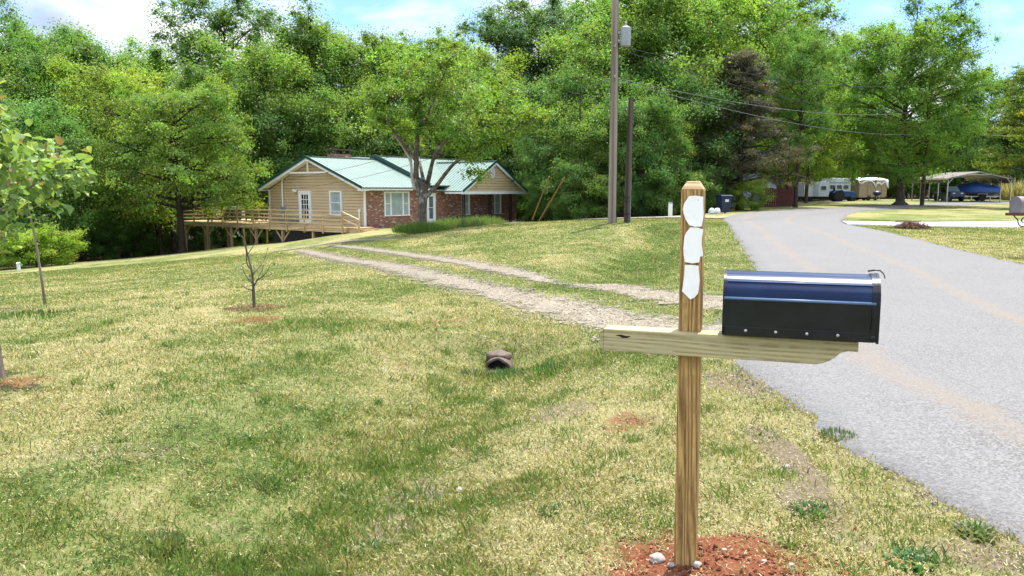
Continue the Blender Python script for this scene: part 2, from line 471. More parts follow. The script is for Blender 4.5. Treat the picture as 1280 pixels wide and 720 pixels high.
# ------------------------------------------------------------------ road
me = np_mesh('road', road_V, road_F, True); add_attr(me, 'u', road_u); add_attr(me, 's', road_s)
def road_mat():
    t = NT('worn_asphalt'); o = t.coord(); u = t.attr('u')
    sp = t.n('TexVoronoi', {'Vector': o, 'Scale': 85.0}).outputs['Color']
    spv = t.n('SeparateColor', {'Color': sp}).outputs[0]
    n = t.noise(.8, o, 5); n2 = t.noise(9, o, 4); n3 = t.noise(160, o, 3)
    v = t.math('ADD', t.math('MULTIPLY', spv, .5), t.math('MULTIPLY', n3, .5))
    base = t.ramp(v, [(.2, (.07, .068, .064)), (.45, (.13, .127, .12)), (.7, (.18, .176, .166)), (.9, (.28, .27, .25))])
    base = t.mix(t.mapr(n, .3, .7, 0, .45), base, (.165, .165, .166))
    # red clay dust carried along the two tracks
    uw = t.math('ADD', u, t.math('MULTIPLY', t.math('SUBTRACT', n, .5), .05))
    def band(c, w, k): return t.mapr(t.math('ABSOLUTE', t.math('SUBTRACT', uw, c)), w, w * .3, 0, k)
    dust = t.math('MAXIMUM', band(.20, .042, .5), band(.555, .034, .55))
    dust = t.math('MULTIPLY', dust, t.mapr(t.noise(1.5, o, 5), .3, .65, .3, 1.0), True)
    c = t.mix(dust, base, (.20, .155, .105))
    e = t.mapr(t.math('MINIMUM', u, t.math('SUBTRACT', 1.0, u)), .0, .03, .75, 0.0)
    c = t.mix(t.math('MULTIPLY', e, t.mapr(t.noise(2.2, o, 6, .7), .5, .62)), c, (.07, .065, .06))
    # hairline cracks
    cr = t.n('TexVoronoi', {'Vector': t.mapping(o, (1, 1, 1)), 'Scale': .55}, feature='DISTANCE_TO_EDGE').outputs['Distance']
    c = t.mix(t.math('MULTIPLY', t.mapr(cr, .003, .0, 0, .5), t.mapr(n, .52, .6)), c, (.05, .05, .05))
    return t.done(t.pbsdf(Base_Color=c, Roughness=.85, Specular_IOR_Level=.25, Normal=t.bump(v, .55, .012)))
link('road', me, road_mat())['kind'] = 'structure'

def edged_mat(name, stops, scale, soft=.25, bumpd=.02):
    """loose surface whose rim breaks up into the grass"""
    t = NT(name); o = t.coord(); e = t.attr('e')
    sp = t.n('SeparateColor', {'Color': t.n('TexVoronoi', {'Vector': o, 'Scale': scale}).outputs['Color']}).outputs[0]
    v = t.math('ADD', t.math('MULTIPLY', sp, .6), t.math('MULTIPLY', t.noise(scale * 1.7, o, 3), .4))
    c = t.ramp(v, stops)
    c = t.mix(t.mapr(t.noise(1.7, o, 5), .42, .7, 0, .5), c, (.17, .135, .09))
    k = t.math('ADD', e, t.math('MULTIPLY', t.math('SUBTRACT', t.noise(2.6, o, 7, .8), .52), 2.9))
    k = t.math('ADD', k, t.math('MULTIPLY', t.math('SUBTRACT', sp, .5), .35))
    a = t.mapr(k, .30, .55)
    b = t.pbsdf(Base_Color=c, Roughness=.9, Specular_IOR_Level=.15, Alpha=a, Normal=t.bump(v, .8, bumpd))
    return t.done(b)
GRAVEL = [(.12, (.085, .070, .048)), (.4, (.178, .155, .112)), (.7, (.262, .235, .182)), (.95, (.37, .34, .28))]
zoff = lambda x, y: .010 + .0005 * y
Vs, Fs, Es = [], [], []; nb = 0
TRACKS = []
for poly, wl, wr, n in ((UP, [1.0, .6, .48, .45, .42, .4, .4], [.9, .55, .48, .45, .42, .4, .4], 220), (LOW, [1.3, .76, .64, .57, .54, .54, .6], [1.0, .7, .62, .57, .54, .54, .6], 240), (BRANCH, [.9, 1.0, .9, .7], [.9, 1.0, .9, .7], 60)):
    A, B = offset(poly, wl, wr)
    V, Fc, u, s, l_, r_ = ribbon([A], [B], (n,), 9, zoff)
    sl = s / s.max()
    Vs.append(V); Fs.append(Fc + nb); nb += len(V)
    Es.append((1 - np.abs(2 * u - 1)) * np.minimum(1, (1 - sl) * 12)); TRACKS.append((resample(poly, 40), np.mean(wl)))
me = np_mesh('driveway', np.vstack(Vs), np.vstack(Fs), True); add_attr(me, 'e', np.concatenate(Es))
link('gravel_driveway', me, edged_mat('driveway_gravel', GRAVEL, 42.0))['kind'] = 'structure'
# far lane behind the poles
LANE = [(P2(906, 41.5)), P2(870, 42), P2(820, 41.5), P2(760, 42), P2(700, 46), P2(650, 51), P2(610, 54)]
A, B = offset(LANE, [1.6, 1.3, 1.2], [1.6, 1.3, 1.2])
V, Fc, u, s, _, _ = ribbon([A], [B], (90,), 7, .06)
me = np_mesh('lane', V, Fc, True); add_attr(me, 'e', 1 - np.abs(2 * u - 1))
link('gravel_lane', me, edged_mat('lane_gravel', [(.1, (.16, .145, .12)), (.5, (.27, .25, .215)), (.9, (.36, .34, .30))], 20.0))['kind'] = 'structure'
# concrete drive on the right, with a real slab edge
CA = [P2(1061, 34.0), P2(1120, 33.2), P2(1200, 32.8), P2(1290, 32.6), P2(1500, 32.4), P2(2000, 32)]
CB = [P2(1054, 38.4), P2(1120, 37.0), P2(1200, 36.6), P2(1290, 36.4), P2(1500, 36.2), P2(2000, 36)]
V, Fc, u, s, _, _ = ribbon([CA], [CB], (110,), 6, .05, skirt=.12)
me = np_mesh('drive', V, Fc, True)
link('concrete_driveway', me, simple('pale_concrete', (.30, .30, .29), .85, var=.14, vscale=.8, bump=.2))['kind'] = 'structure'

def dist_tracks(x, y):
    d = np.full(np.shape(x), 1e9)
    for P, w in TRACKS: d = np.minimum(d, seg_dist(x, y, [tuple(p) for p in P])[0] / w)
    return d

# ------------------------------------------------------------------ grass
def attr_leaf_mat(name, trans=.35, rough=.6, obj_tint=False, spec=.25):
    t = NT(name)
    c = t.attr('col', 'Color')
    if obj_tint:
        c = t.mix(1.0, c, t.n('ObjectInfo').outputs['Color'], 'MULTIPLY')
    p = t.pbsdf(Base_Color=c, Roughness=rough, Specular_IOR_Level=spec)
    tr = t.n('BsdfTranslucent', {'Color': t.mix(1.0, c, (1.3, 1.4, .7), 'MULTIPLY')})
    return t.done(t.n('MixShader', {'Fac': trans, 1: p.outputs[0], 2: tr.outputs[0]}))

def blades(x, y, h, w, lean, rg):
    """one bent blade each: two triangles worth of quad"""
    n = len(x); a = rg.uniform(0, 2 * np.pi, n); b = a + rg.normal(0, .6, n) + np.pi / 2
    z = terrain(x, y)
    dx, dy = np.cos(a) * w / 2, np.sin(a) * w / 2
    lx, ly = np.cos(b) * h * lean, np.sin(b) * h * lean
    hz = h * np.sqrt(np.maximum(.05, 1 - lean ** 2))
    V = np.empty((n, 4, 3))
    V[:, 0] = np.c_[x - dx, y - dy, z - .006]; V[:, 1] = np.c_[x + dx, y + dy, z - .006]
    V[:, 2] = np.c_[x + dx * .7 + lx * .45, y + dy * .7 + ly * .45, z + hz * .62]
    V[:, 3] = np.c_[x + lx, y + ly, z + hz]
    # quad order 0,1,2,3 -> slender leaf
    return V, np.arange(n * 4).reshape(n, 4)

def lawn():
    rg = np.random.default_rng(3)
    N = 1750000
    d = 1.6 + (rg.random(N) ** 1.35) * 42
    th = rg.uniform(-.95, .98, N)
    x = np.sin(th) * d; y = np.cos(th) * d
    ok = ~in_poly(x, y, ROADG)
    x, y, d = x[ok], y[ok], d[ok]
    c, di, g, s, f = masks(x, y)
    dt = dist_tracks(x, y)
    keep = (1 - np.clip(c * 1.05, 0, .97)) * (1 - np.clip(di * .93, 0, .95)) * np.where(dt < 1.1, .12 + .5 * sstep(.6, 1.1, dt), 1) * (.45 + .55 * sstep(.35, .55, fbm(x * 3.1, y * 3.1, 77, 3) + .25 * g))
    k = rg.random(len(x)) < keep
    x, y, d, g, s = x[k], y[k], d[k], g[k], s[k]
    n = len(x)
    patch = fbm(x * 1.7, y * 1.7, 41, 4); fine = fbm(x * 6, y * 6, 42, 3)
    mid = fbm(x * 15, y * 15, 43, 2)
    q = .49 + .45 * (patch - .5) + .75 * (fine - .5) + .45 * (mid - .5) - .33 * g + .25 * (s - .4) + rg.normal(0, .25, n)
    pts = np.array([0, .25, .45, .6, .78, 1.0])
    cs = np.array([(.11, .185, .034), (.155, .225, .048), (.21, .235, .056), (.285, .26, .078), (.385, .33, .14), (.53, .465, .26)])
    colr = np.c_[[np.interp(q, pts, cs[:, i]) for i in range(3)]].T * rg.uniform(.5, 1.42, n)[:, None]
    dry = sstep(.5, .75, q)
    tuft = sstep(.6, .75, fbm(x * 2.3, y * 2.3, 61, 3))
    h = rg.uniform(.010, .032, n) * (1 + .9 * g + .7 * tuft * (1 - dry)) * (1 + d * .012)
    w = (.0022 + .00062 * d) * rg.uniform(.7, 1.4, n)
    lean = np.clip(rg.normal(.55, .22, n) + .33 * dry, .05, .99)
    V, Fc = blades(x, y, h * (1 + .5 * dry), w, lean, rg)
    # tufts that escaped the mower, and mats of dead thatch
    T = 900; td = 2.2 + (rg.random(T) ** 1.2) * 13; ta = rg.uniform(-.75, .6, T); tx, ty = np.sin(ta) * td, np.cos(ta) * td
    tc, tdi, tg, ts, tf = masks(tx, ty)
    k = (~in_poly(tx, ty, ROADPOLY)) & (dist_tracks(tx, ty) > 1.2) & (tc < .25) & (rg.random(T) < .35 + .65 * np.clip(tg + fbm(tx * .8, ty * .8, 71, 3) - .3, 0, 1)); tx, ty, td, tg = tx[k], ty[k], td[k], tg[k]
    pn = rg.integers(14, 46, len(tx)); ti = np.repeat(np.arange(len(tx)), pn); mt = len(ti)
    rr = rg.uniform(.02, .075, len(tx))[ti]; ox, oy = rg.normal(0, 1, mt) * rr, rg.normal(0, 1, mt) * rr
    kind = rg.random(len(tx)); kk = kind[ti]
    hT = np.where(kk < .62, rg.uniform(.035, .085, mt), rg.uniform(.02, .05, mt)); wT = np.where(kk < .62, .0032, np.where(kk < .8, .011, .0045)) * rg.uniform(.7, 1.3, mt) * (1 + .05 * td[ti])
    lT = np.clip(np.where(kk < .62, rg.normal(.45, .2, mt), rg.normal(.85, .1, mt)), .05, .99)
    pal = np.array([(.11, .20, .035), (.15, .23, .045), (.085, .165, .04), (.50, .43, .25)])
    cT = pal[np.where(kind < .35, 0, np.where(kind < .62, 1, np.where(kind < .8, 2, 3)))][ti] * rg.uniform(.6, 1.35, mt)[:, None]
    VT, _ = blades(tx[ti] + ox, ty[ti] + oy, hT, wT, lT, rg)
    V = np.vstack([V, VT]); colr = np.vstack([colr, cT])
    # short pale clippings lying on top of the sward
    m = 540000
    d2 = 1.7 + (rg.random(m) ** 1.3) * 26; th = rg.uniform(-.95, .98, m); x2 = np.sin(th) * d2; y2 = np.cos(th) * d2
    c2, di2, g2, s2, f2 = masks(x2, y2)
    pr = (.25 + .75 * sstep(.42, .62, fbm(x2 * 1.7, y2 * 1.7, 41, 4) + .3 * (s2 - .4))) * (1 - .75 * g2) * (1 - np.clip(c2 * .8, 0, .85)) * (1 - .5 * np.clip(di2, 0, 1)) * (dist_tracks(x2, y2) > 1.0) * ~in_poly(x2, y2, ROADPOLY)
    k = rg.random(m) < pr; x2, y2, d2 = x2[k], y2[k], d2[k]; m = len(x2)
    a = rg.uniform(0, 6.283, m); Lh = rg.uniform(.003, .009, m) * (1 + .04 * d2); Wd = (.0007 + .00022 * d2) * rg.uniform(.7, 1.5, m)
    z2 = terrain(x2, y2) + rg.uniform(.004, .026, m); tl = rg.normal(0, .35, m)
    ux, uy, uz = np.cos(a) * np.cos(tl), np.sin(a) * np.cos(tl), np.sin(tl)
    V2 = np.empty((m, 4, 3))
    for i_, (sl, sw) in enumerate(((-1, -1), (-1, 1), (1, .6), (1, -.6))):
        V2[:, i_] = np.c_[x2 + ux * Lh * sl - np.sin(a) * Wd * sw, y2 + uy * Lh * sl + np.cos(a) * Wd * sw, np.maximum(z2 + uz * Lh * sl, z2 - .012)]
    col2 = np.array([(.38, .33, .155), (.50, .44, .26), (.30, .245, .115), (.26, .25, .09), (.34, .315, .17)])[rg.integers(0, 5, m)] * rg.uniform(.7, 1.2, m)[:, None]
    V = np.vstack([V, V2]); Fc = np.arange(len(V) * 4).reshape(-1, 4); colr = np.vstack([colr, col2])
    me = np_mesh('lawn_grass', V, Fc); add_attr(me, 'col', np.repeat(colr, 4, axis=0))
    tag(link('lawn_grass', me, attr_leaf_mat('grass_blade', .22)), 'mown patchy lawn of green and straw coloured grass beside the road', 'grass', kind='stuff')
lawn()
# ------------------------------------------------------------------ house
HA = pt(457, 287.5, 50); HANG = 37.0
H_RZ = R(90 - HANG)
AC = Vector((math.sin(R(HANG)), math.cos(R(HANG)), 0)); AB = Vector((-math.cos(R(HANG)), math.sin(R(HANG)), 0))
def hw(v, u, z=0): return HA + AC * v + AB * u + Vector((0, 0, z))

M_white = simple('white_trim', (.74, .74, .72), .5, var=.06)
M_green = simple('dark_green_trim', (.012, .055, .042), .45, var=.2)
M_glass = simple('window_glass', (.10, .15, .16), .06, var=.35, vscale=1.5, spec=.8)
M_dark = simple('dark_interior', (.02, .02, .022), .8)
M_blind = simple('window_blind', (.30, .36, .36), .35, var=.2, vscale=2, spec=.7)

def brick_mat():
    t = NT('mixed_red_brick'); o = t.coord(); s = t.n('SeparateXYZ', {'Vector': o}).outputs
    v = t.n('CombineXYZ', {'X': t.math('ADD', s[0], s[1]), 'Y': s[2], 'Z': 0.0}).outputs[0]
    br = t.n('TexBrick', {'Vector': v, 'Color1': (0, 0, 0), 'Color2': (1, 1, 1), 'Mortar': (.5, .5, .5), 'Scale': 1.0, 'Mortar Size': .007, 'Brick Width': .21, 'Row Height': .075}, offset=.5)
    f = t.n('SeparateColor', {'Color': br.outputs['Color']}).outputs[0]
    c = t.ramp(f, [(.0, (.055, .022, .018)), (.22, (.19, .055, .035)), (.5, (.27, .085, .05)), (.72, (.33, .13, .075)), (.86, (.22, .09, .06)), (.93, (.50, .40, .31))])
    c = t.mix(t.mapr(t.noise(6, o, 4), .4, .7, 0, .35), c, (.12, .05, .035))
    c = t.mix(br.outputs['Fac'], c, (.30, .25, .21))
    return t.done(t.pbsdf(Base_Color=c, Roughness=.9, Normal=t.bump(t.math('SUBTRACT', 1.0, br.outputs['Fac']), .5, .01)))
M_brick = brick_mat()
M_siding = simple('tan_vinyl_siding', (.52, .40, .235), .55, var=.05, vscale=1.2)
def roof_mat():
    t = NT('pale_green_metal_roof'); n = t.noise(.9, None, 5); n2 = t.noise(7, None, 4)
    c = t.ramp(n, [(.3, (.175, .255, .21)), (.7, (.22, .29, .245))]); c = t.mix(t.mapr(n2, .5, .75, 0, .3), c, (.30, .33, .31))
    return t.done(t.pbsdf(Base_Color=c, Roughness=t.mapr(n2, .3, .7, .34, .5), Metallic=.25))
M_roof = roof_mat()

house = thing('brick_house', 'low brick and tan siding ranch house with a pale green metal roof', 'house', HA, H_RZ)
FL = .25; EV = 2.6; LN = 16.3; WD = 10.0

def wall_cells(mb, x0, x1, z0, z1, holes, y0, y1):
    """wall in the local X-Z plane between y0 and y1, with rectangular openings"""
    xs = sorted({x0, x1, *[h[0] for h in holes], *[h[1] for h in holes]})
    for a, b in zip(xs[:-1], xs[1:]):
        hs = sorted([h for h in holes if h[0] <= a and h[1] >= b], key=lambda h: h[2])
        z = z0
        for h in hs:
            if h[2] > z: mb.span(a, b, y0, y1, z, h[2])
            z = h[3]
        if z < z1: mb.span(a, b, y0, y1, z, z1)

WIN = [(1.69, 3.99, .9, 2.46), (9.54, 10.4, .78, 2.36), (13.4, 14.22, .78, 2.36)]
DOOR = (5.74, 6.62, FL, 2.36)
mb = MB(); wall_cells(mb, 0.02, LN, 0, EV, WIN + [DOOR], 0, .22)
mb.span(LN - .22, LN, .22, WD, 0, EV)
mb.build('brick_wall', M_brick, house)
mb = MB(); mb.span(.12, LN - .3, .3, WD - .12, -2.6, .16); mb.build('foundation', simple('foundation_block', (.16, .15, .14), .9, bump=.3), house)
mb = MB(); mb.span(.25, LN - .25, WD - .2, WD, -.2, EV); mb.build('rear_wall', M_siding, house)
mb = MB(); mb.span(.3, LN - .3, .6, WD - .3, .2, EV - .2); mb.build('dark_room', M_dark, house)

# gable wall: lapped courses on the X = 0 face
def lap(mb, y0, y1, z0, z1, zfun, x=0.0, step=.2, out=.022):
    z = z0
    while z < z1 - 1e-3:
        zt = min(z + step - .022, z1)
        a0, a1 = zfun(z); b0, b1 = zfun(zt)
        A = [max(y0, a0), min(y1, a1), min(y1, b1), max(y0, b0)]
        if A[1] - A[0] > .05 and A[2] - A[3] > .01:
            vs = [(x - out, A[0], z), (x - out, A[1], z), (x - .004, A[2], zt), (x - .004, A[3], zt), (x + .1, A[0], z), (x + .1, A[1], z), (x + .1, A[2], zt), (x + .1, A[3], zt)]
            mb.add(vs, [(0,1,2,3),(4,7,6,5),(0,4,5,1),(1,5,6,2),(2,6,7,3),(3,7,4,0)])
        z += step
RIDGE = 4.78; RY = 5.0
def gab(z):
    if z <= EV: return (0, WD)
    k = (z - EV) / (RIDGE - .12 - EV); return (RY * k, WD - RY * k)
GD = (5.27, 6.55, FL + .03, 2.5); GW = (2.14, 3.3, .98, 2.5)
mb = MB(); lap(mb, 0, WD, .1, RIDGE - .14, gab); mb.build('siding_wall', M_siding, house)
mb = MB(); mb.span(-.06, .06, -.03, .07, .05, EV); mb.build('corner_trim', M_white, house)
mb = MB(); mb.span(-.06, .03, WD - .07, WD + .03, .05, EV); mb.build('corner_trim', M_white, house)
mb = MB(); mb.prism([(.05, .1, .08), (.05, WD - .1, .08), (.05, WD - .1, EV), (.05, RY, RIDGE - .25), (.05, .1, EV)], (.04, 0, 0)); mb.build('lap_shade_backing', simple('painted_lap_shade', (.10, .08, .055), .9), house)  # dark backing seen through the course gaps colours in the lap shadows

def plane_roof(name, r0, r1, e1, e0, th=.07, mat=None, ribs=True, pitch=.30, parent=house):
    """sloping sheet r0-r1 along the ridge, e0-e1 along the eave"""
    r0, r1, e0, e1 = map(Vector, (r0, r1, e0, e1))
    n = (r1 - r0).cross(e0 - r0).normalized()
    if n.z < 0: n = -n
    mb = MB(); mb.prism([r0, r1, e1, e0], -n * th)
    if ribs:
        L = max((r1 - r0).length, (e1 - e0).length); k = int(L / pitch)
        for i in range(k + 1):
            t = (i + .5) / (k + 1)
            a = r0.lerp(r1, t); b = e0.lerp(e1, t)
            mb.bar(a + n * .012, b + n * .012, .035, .03)
    return mb.build(name, mat or M_roof, parent)
XS = 5.74
OH = .45
def slope_z(y, ridge, ev): return ev + (ridge - ev) * (min(y, WD - y) + OH) / (RY + OH)
E0 = EV + .13
plane_roof('roof_panel', (-.62, RY, RIDGE), (XS, RY, RIDGE), (XS, -OH, E0), (-.62, -OH, E0))
plane_roof('roof_panel', (-.62, RY, RIDGE), (XS, RY, RIDGE), (XS, WD + OH, E0), (-.62, WD + OH, E0), ribs=False)
R2 = RIDGE + .25; E2 = E0 + .23
plane_roof('roof_panel', (XS - .12, RY, R2), (LN + .5, RY, R2), (LN + .5, -OH - .06, E2 - .06), (XS - .12, -OH - .06, E2 - .06))
plane_roof('roof_panel', (XS - .12, RY, R2), (LN + .5, RY, R2), (LN + .5, WD + OH, E2), (XS - .12, WD + OH, E2), ribs=False)
# cross gable over the porch
CX, CWD, CP_, CR = 10.85, 3.8, 2.25, RIDGE - .12
CE = 2.5
plane_roof('roof_panel', (CX, -CP_, CR), (CX, 4.4, CR), (CX - CWD, 4.4, CE), (CX - CWD, -CP_, CE))
plane_roof('roof_panel', (CX, -CP_, CR), (CX, 4.4, CR), (CX + CWD, 4.4, CE), (CX + CWD, -CP_, CE))
# verge and ridge trim
mb = MB()
for y0, y1 in ((-OH, RY), (WD + OH, RY)):
    mb.bar((-.645, y0, E0 - .01), (-.645, y1, RIDGE - .0), .045, .17)
mb.bar((XS - .15, -OH - .06, E2 - .05), (XS - .15, RY, R2 + .01), .05, .26)
mb.bar((XS - .15, WD + OH, E2 - .05), (XS - .15, RY, R2 + .01), .05, .26)
for sx in (-1, 1): mb.bar((CX + sx * (CWD + .02), -CP_ - .025, CE - .02), (CX, -CP_ - .025, CR + .02), .045, .15)
mb.bar((-.6, -OH - .02, E0 - .045), (XS - .2, -OH - .02, E0 - .045), .03, .05)
mb.build('verge_trim', M_green, house)
mb = MB()
mb.bar((-.6, RY, RIDGE + .03), (XS - .2, RY, RIDGE + .03), .26, .04); mb.bar((XS - .1, RY, R2 + .03), (LN + .5, RY, R2 + .03), .26, .04)
mb.bar((CX, -CP_, CR + .03), (CX, 3.6, CR + .03), .26, .04); mb.build('ridge_cap', M_roof, house)
# white soffits, fascias and rake boards
mb = MB()
mb.span(-.6, XS, -OH - .0, -OH + .03, E0 - .19, E0 - .072); mb.span(-.6, LN + .4, -OH + .03, 0, E0 - .19, E0 - .17)
mb.span(-.6, XS, WD + OH - .03, WD + OH, E0 - .19, E0 - .075); mb.span(-.6, LN + .4, WD + .03, WD + OH - .03, E0 - .19, E0 - .17)
for ye, s in ((-OH, 1), (WD + OH, -1)):
    # rake board and boxed soffit under the verge
    mb.bar((-.58, ye, E0 - .17), (-.58, RY, RIDGE - .16), .04, .20)
    mb.bar((-.31, ye + s * .1, E0 - .165), (-.31, RY, RIDGE - .195), .52, .02)
mb.span(-.62, -.02, -OH, .0, E0 - .22, E0 - .155); mb.span(-.62, -.02, WD, WD + OH, E0 - .22, E0 - .155)
# gable bracket
mb.bar((-.5, 3.1, 3.72), (-.5, 6.9, 3.72), .06, .10); mb.bar((-.5, RY, 3.72), (-.5, RY, RIDGE - .3), .06, .09)
# porch fascia
mb.span(CX - CWD, CX + CWD, -CP_ + .02, -CP_ + .14, CE - .23, CE - .03)
mb.span(CX - CWD + .03, CX - CWD + .08, -CP_ + .14, -.52, CE - .2, CE - .08); mb.span(CX + CWD - .08, CX + CWD - .03, -CP_ + .14, -.01, CE - .2, CE - .08)
mb.span(CX - CWD + .08, CX + CWD - .08, -CP_ + .14, -.46, CE - .2, CE - .18)
for sx in (-1, 1):
    mb.bar((CX + sx * (CWD - .1), -CP_ + .03, CE - .12), (CX, -CP_ + .03, CR - .17), .05, .17)
mb.build('white_fascia', M_white, house)
# porch gable siding (faces -Y)
mb = MB(); z = CE - .03
while z < CR - .35:
    k0 = (z - CE) / (CR - CE); k1 = (z + .19 - CE) / (CR - CE)
    a0 = CWD * (1 - k0) - .1; a1 = max(.05, CWD * (1 - k1) - .1); y = -CP_ + .17
    mb.add([(CX - a0, y - .022, z), (CX + a0, y - .022, z), (CX + a1, y - .004, z + .168), (CX - a1, y - .004, z + .168), (CX - a0, y + .1, z), (CX + a0, y + .1, z), (CX + a1, y + .1, z + .168), (CX - a1, y + .1, z + .168)],
           [(0,1,2,3),(4,7,6,5),(0,4,5,1),(1,5,6,2),(2,6,7,3),(3,7,4,0)])
    z += .19
mb.build('porch_gable', M_siding, house)
mb = MB()
mb.v = []; n = 20
ring = [(CX - .35 + .24 * math.cos(2*math.pi*i/n), -CP_ + .12, CE + 1.30 + .40 * math.sin(2*math.pi*i/n)) for i in range(n)]
mb.prism(ring, (0, -.05, 0))
v_ = mb.build('gable_vent', M_white, house)
mb = MB()
for k in range(5): 
    zz = CE + 1.08 + k * .11; ww = .15 * math.sqrt(max(.1, 1 - ((zz - CE - 1.30) / .36) ** 2)); mb.span(CX - .35 - ww, CX - .35 + ww, -CP_ + .055, -CP_ + .065, zz - .015, zz + .015)
mb.build('louvre_shade', simple('vent_shadow', (.25, .25, .25), .7), v_)  # grey strips paint the shade between the vent slats
# porch posts and slab
for px_ in (CX - CWD + .25, CX - .6, CX + 1.9):
    mb = MB(); mb.span(px_ - .035, px_ + .035, -CP_ + .22, -CP_ + .29, .16, CE - .2)
    mb.span(px_ - .035 + .2, px_ + .035 + .2, -CP_ + .22, -CP_ + .29, .16, CE - .2)
    for q in range(6): mb.tube([(px_, -CP_ + .255, .3 + q * .35), (px_ + .1, -CP_ + .255, .42 + q * .35), (px_ + .2, -CP_ + .255, .3 + q * .35)], .014, 5)
    mb.build('porch_post', simple('black_iron', (.012, .012, .013), .5), house)
mb = MB(); mb.span(CX - CWD + .1, CX + CWD - .1, -CP_ - .0, -.005, -.3, .16); mb.span(5.5, CX - CWD + .1, -1.2, -.005, -.3, .14)
mb.build('porch_slab', simple('porch_concrete', (.34, .32, .29), .9), house)

def window(x0, x1, z0, z1, y=0.0, mull=(), sash=True, face='front', door=False, pane_mat=None):
    """frame + panes; front: wall on local Y=0 looking -Y, gable: wall on X=0 looking -X"""
    def sp(mb, a, b, c0, c1, d0, d1):
        if face == 'front': mb.span(a, b, c0, c1, d0, d1)
        else: mb.span(c0 - .085, c1 - .085, a, b, d0, d1)
    t = .09; mb = MB()
    o0, o1 = -.05, .10
    sp(mb, x0 - .02, x0 + t, o0, o1, z0, z1); sp(mb, x1 - t, x1 + .02, o0, o1, z0, z1)
    sp(mb, x0 + t, x1 - t, o0, o1, z1 - t, z1); sp(mb, x0 - .05, x1 + .05, o0 - .03, o1, z0 - .07, z0)
    for m in mull: sp(mb, m - .05, m + .05, o0 + .01, o1, z0, z1 - t)
    f = mb.build('window_frame', M_white, house)
    segs = [x0 + t] + [v for m in mull for v in (m - .05, m + .05)] + [x1 - t]
    for i in range(0, len(segs), 2):
        a, b = segs[i], segs[i + 1]
        mb = MB(); sp(mb, a, b, .03, .05, z0, z1 - t); mb.build('pane', pane_mat or M_blind, f)
        if sash and (b - a) < 1.0:
            mb = MB(); zm = (z0 + z1) / 2 - .02; sp(mb, a, b, -.0, .06, zm - .025, zm + .025); mb.build('meeting_rail', M_white, f)
    return f
window(*WIN[0], mull=(WIN[0][0] + .58, WIN[0][1] - .58)); window(*WIN[1]); window(*WIN[2])
window(*GW, face='gable')
# doors
def door(x0, x1, z0, z1, face):
    def sp(mb, a, b, c0, c1, d0, d1):
        if face == 'front': mb.span(a, b, c0, c1, d0, d1)
        else: mb.span(c0 - .075, c1 - .075, a, b, d0, d1)
    mb = MB(); sp(mb, x0, x0 + .1, -.06, .1, z0, z1); sp(mb, x1 - .1, x1, -.06, .1, z0, z1); sp(mb, x0 + .1, x1 - .1, -.06, .1, z1 - .1, z1)
    mb.build('door_frame', M_white, house)
    mb = MB(); a, b = x0 + .1, x1 - .1; s = .17 if face == 'gable' else .12
    sp(mb, a, a + s, -.04, .06, z0 + .02, z1 - .1); sp(mb, b - s, b, -.04, .06, z0 + .02, z1 - .1)
    sp(mb, a + s, b - s, -.04, .06, z0 + .02, z0 + .3); sp(mb, a + s, b - s, -.04, .06, z1 - .25, z1 - .1)
    nx, nz = (3, 5) if face == 'gable' else (1, 2)
    w = (b - a - 2 * s); h = z1 - z0 - .55
    for i in range(1, nx): sp(mb, a + s + w*i/nx - .018, a + s + w*i/nx + .018, -.035, .05, z0 + .3, z1 - .25)
    for j in range(1, nz): sp(mb, a + s, b - s, -.033, .05, z0 + .3 + h*j/nz - .018, z0 + .3 + h*j/nz + .018)
    d = mb.build('door', M_white, house)
    mb = MB(); sp(mb, a + s, b - s, .0, .02, z0 + .3, z1 - .25); mb.build('door_glass', M_glass if face == 'front' else simple('dark_glass', (.015, .018, .02), .08, spec=.8), d)
    mb = MB(); hx = a + .09
    if face == 'front': mb.lathe([(.0, -.1), (.035, -.095), (.035, -.06), (.015, -.055), (.015, -.04)], 10, (hx, 0, z0 + 1.0), 'y')
    else: mb.lathe([(.0, -.1), (.035, -.095), (.035, -.06), (.015, -.055), (.015, -.04)], 10, (-.075, hx, z0 + 1.0), 'x')
    mb.build('handle', M_dark, d)
door(*DOOR, 'front'); door(*GD, 'gable')
# service mast, vent pipe, lamp, chimney
mb = MB(); mb.tube([(-.11, 8.35, .7), (-.11, 8.35, 3.15), (-.11, 8.30, 3.28), (-.16, 8.2, 3.30)], .055, 8); mb.build('service_mast', M_white, house)
mb = MB(); mb.span(-.2, -.03, 8.2, 8.5, .95, 1.4); mb.lathe([(.13, 0), (.13, .1), (.1, .14)], 12, (-.2, 8.35, 1.25), 'x'); mb.build('electric_meter', simple('meter_grey', (.30, .31, .31), .5, .2), house)
mb = MB(); mb.tube([(-.09, .45, .0), (-.09, .45, 1.15)], .06, 8); mb.lathe([(.10, 1.15), (.10, 1.30), (.03, 1.34)], 10, (-.09, .45, 0)); mb.build('vent_pipe', M_white, house)
mb = MB(); mb.span(-.06, -.0, 6.85, 7.05, 2.45, 2.6); mb.lathe([(.0, 0), (.09, -.02), (.06, .12), (.04, .15)], 10, (-.15, 6.85, 2.45)); mb.lathe([(.0, 0), (.09, -.02), (.06, .12), (.04, .15)], 10, (-.15, 7.05, 2.5)); mb.build('wall_lamp', M_white, house)
mb = MB(); mb.span(3.1, 4.6, 6.4, 7.3, 3.6, 5.15)
ch = mb.build('chimney', M_brick, house)
mb = MB()
for x in (3.2, 3.85, 4.5):
    for y in (6.5, 7.2): mb.span(x - .06, x + .06, y - .06, y + .06, 5.15, 5.42)
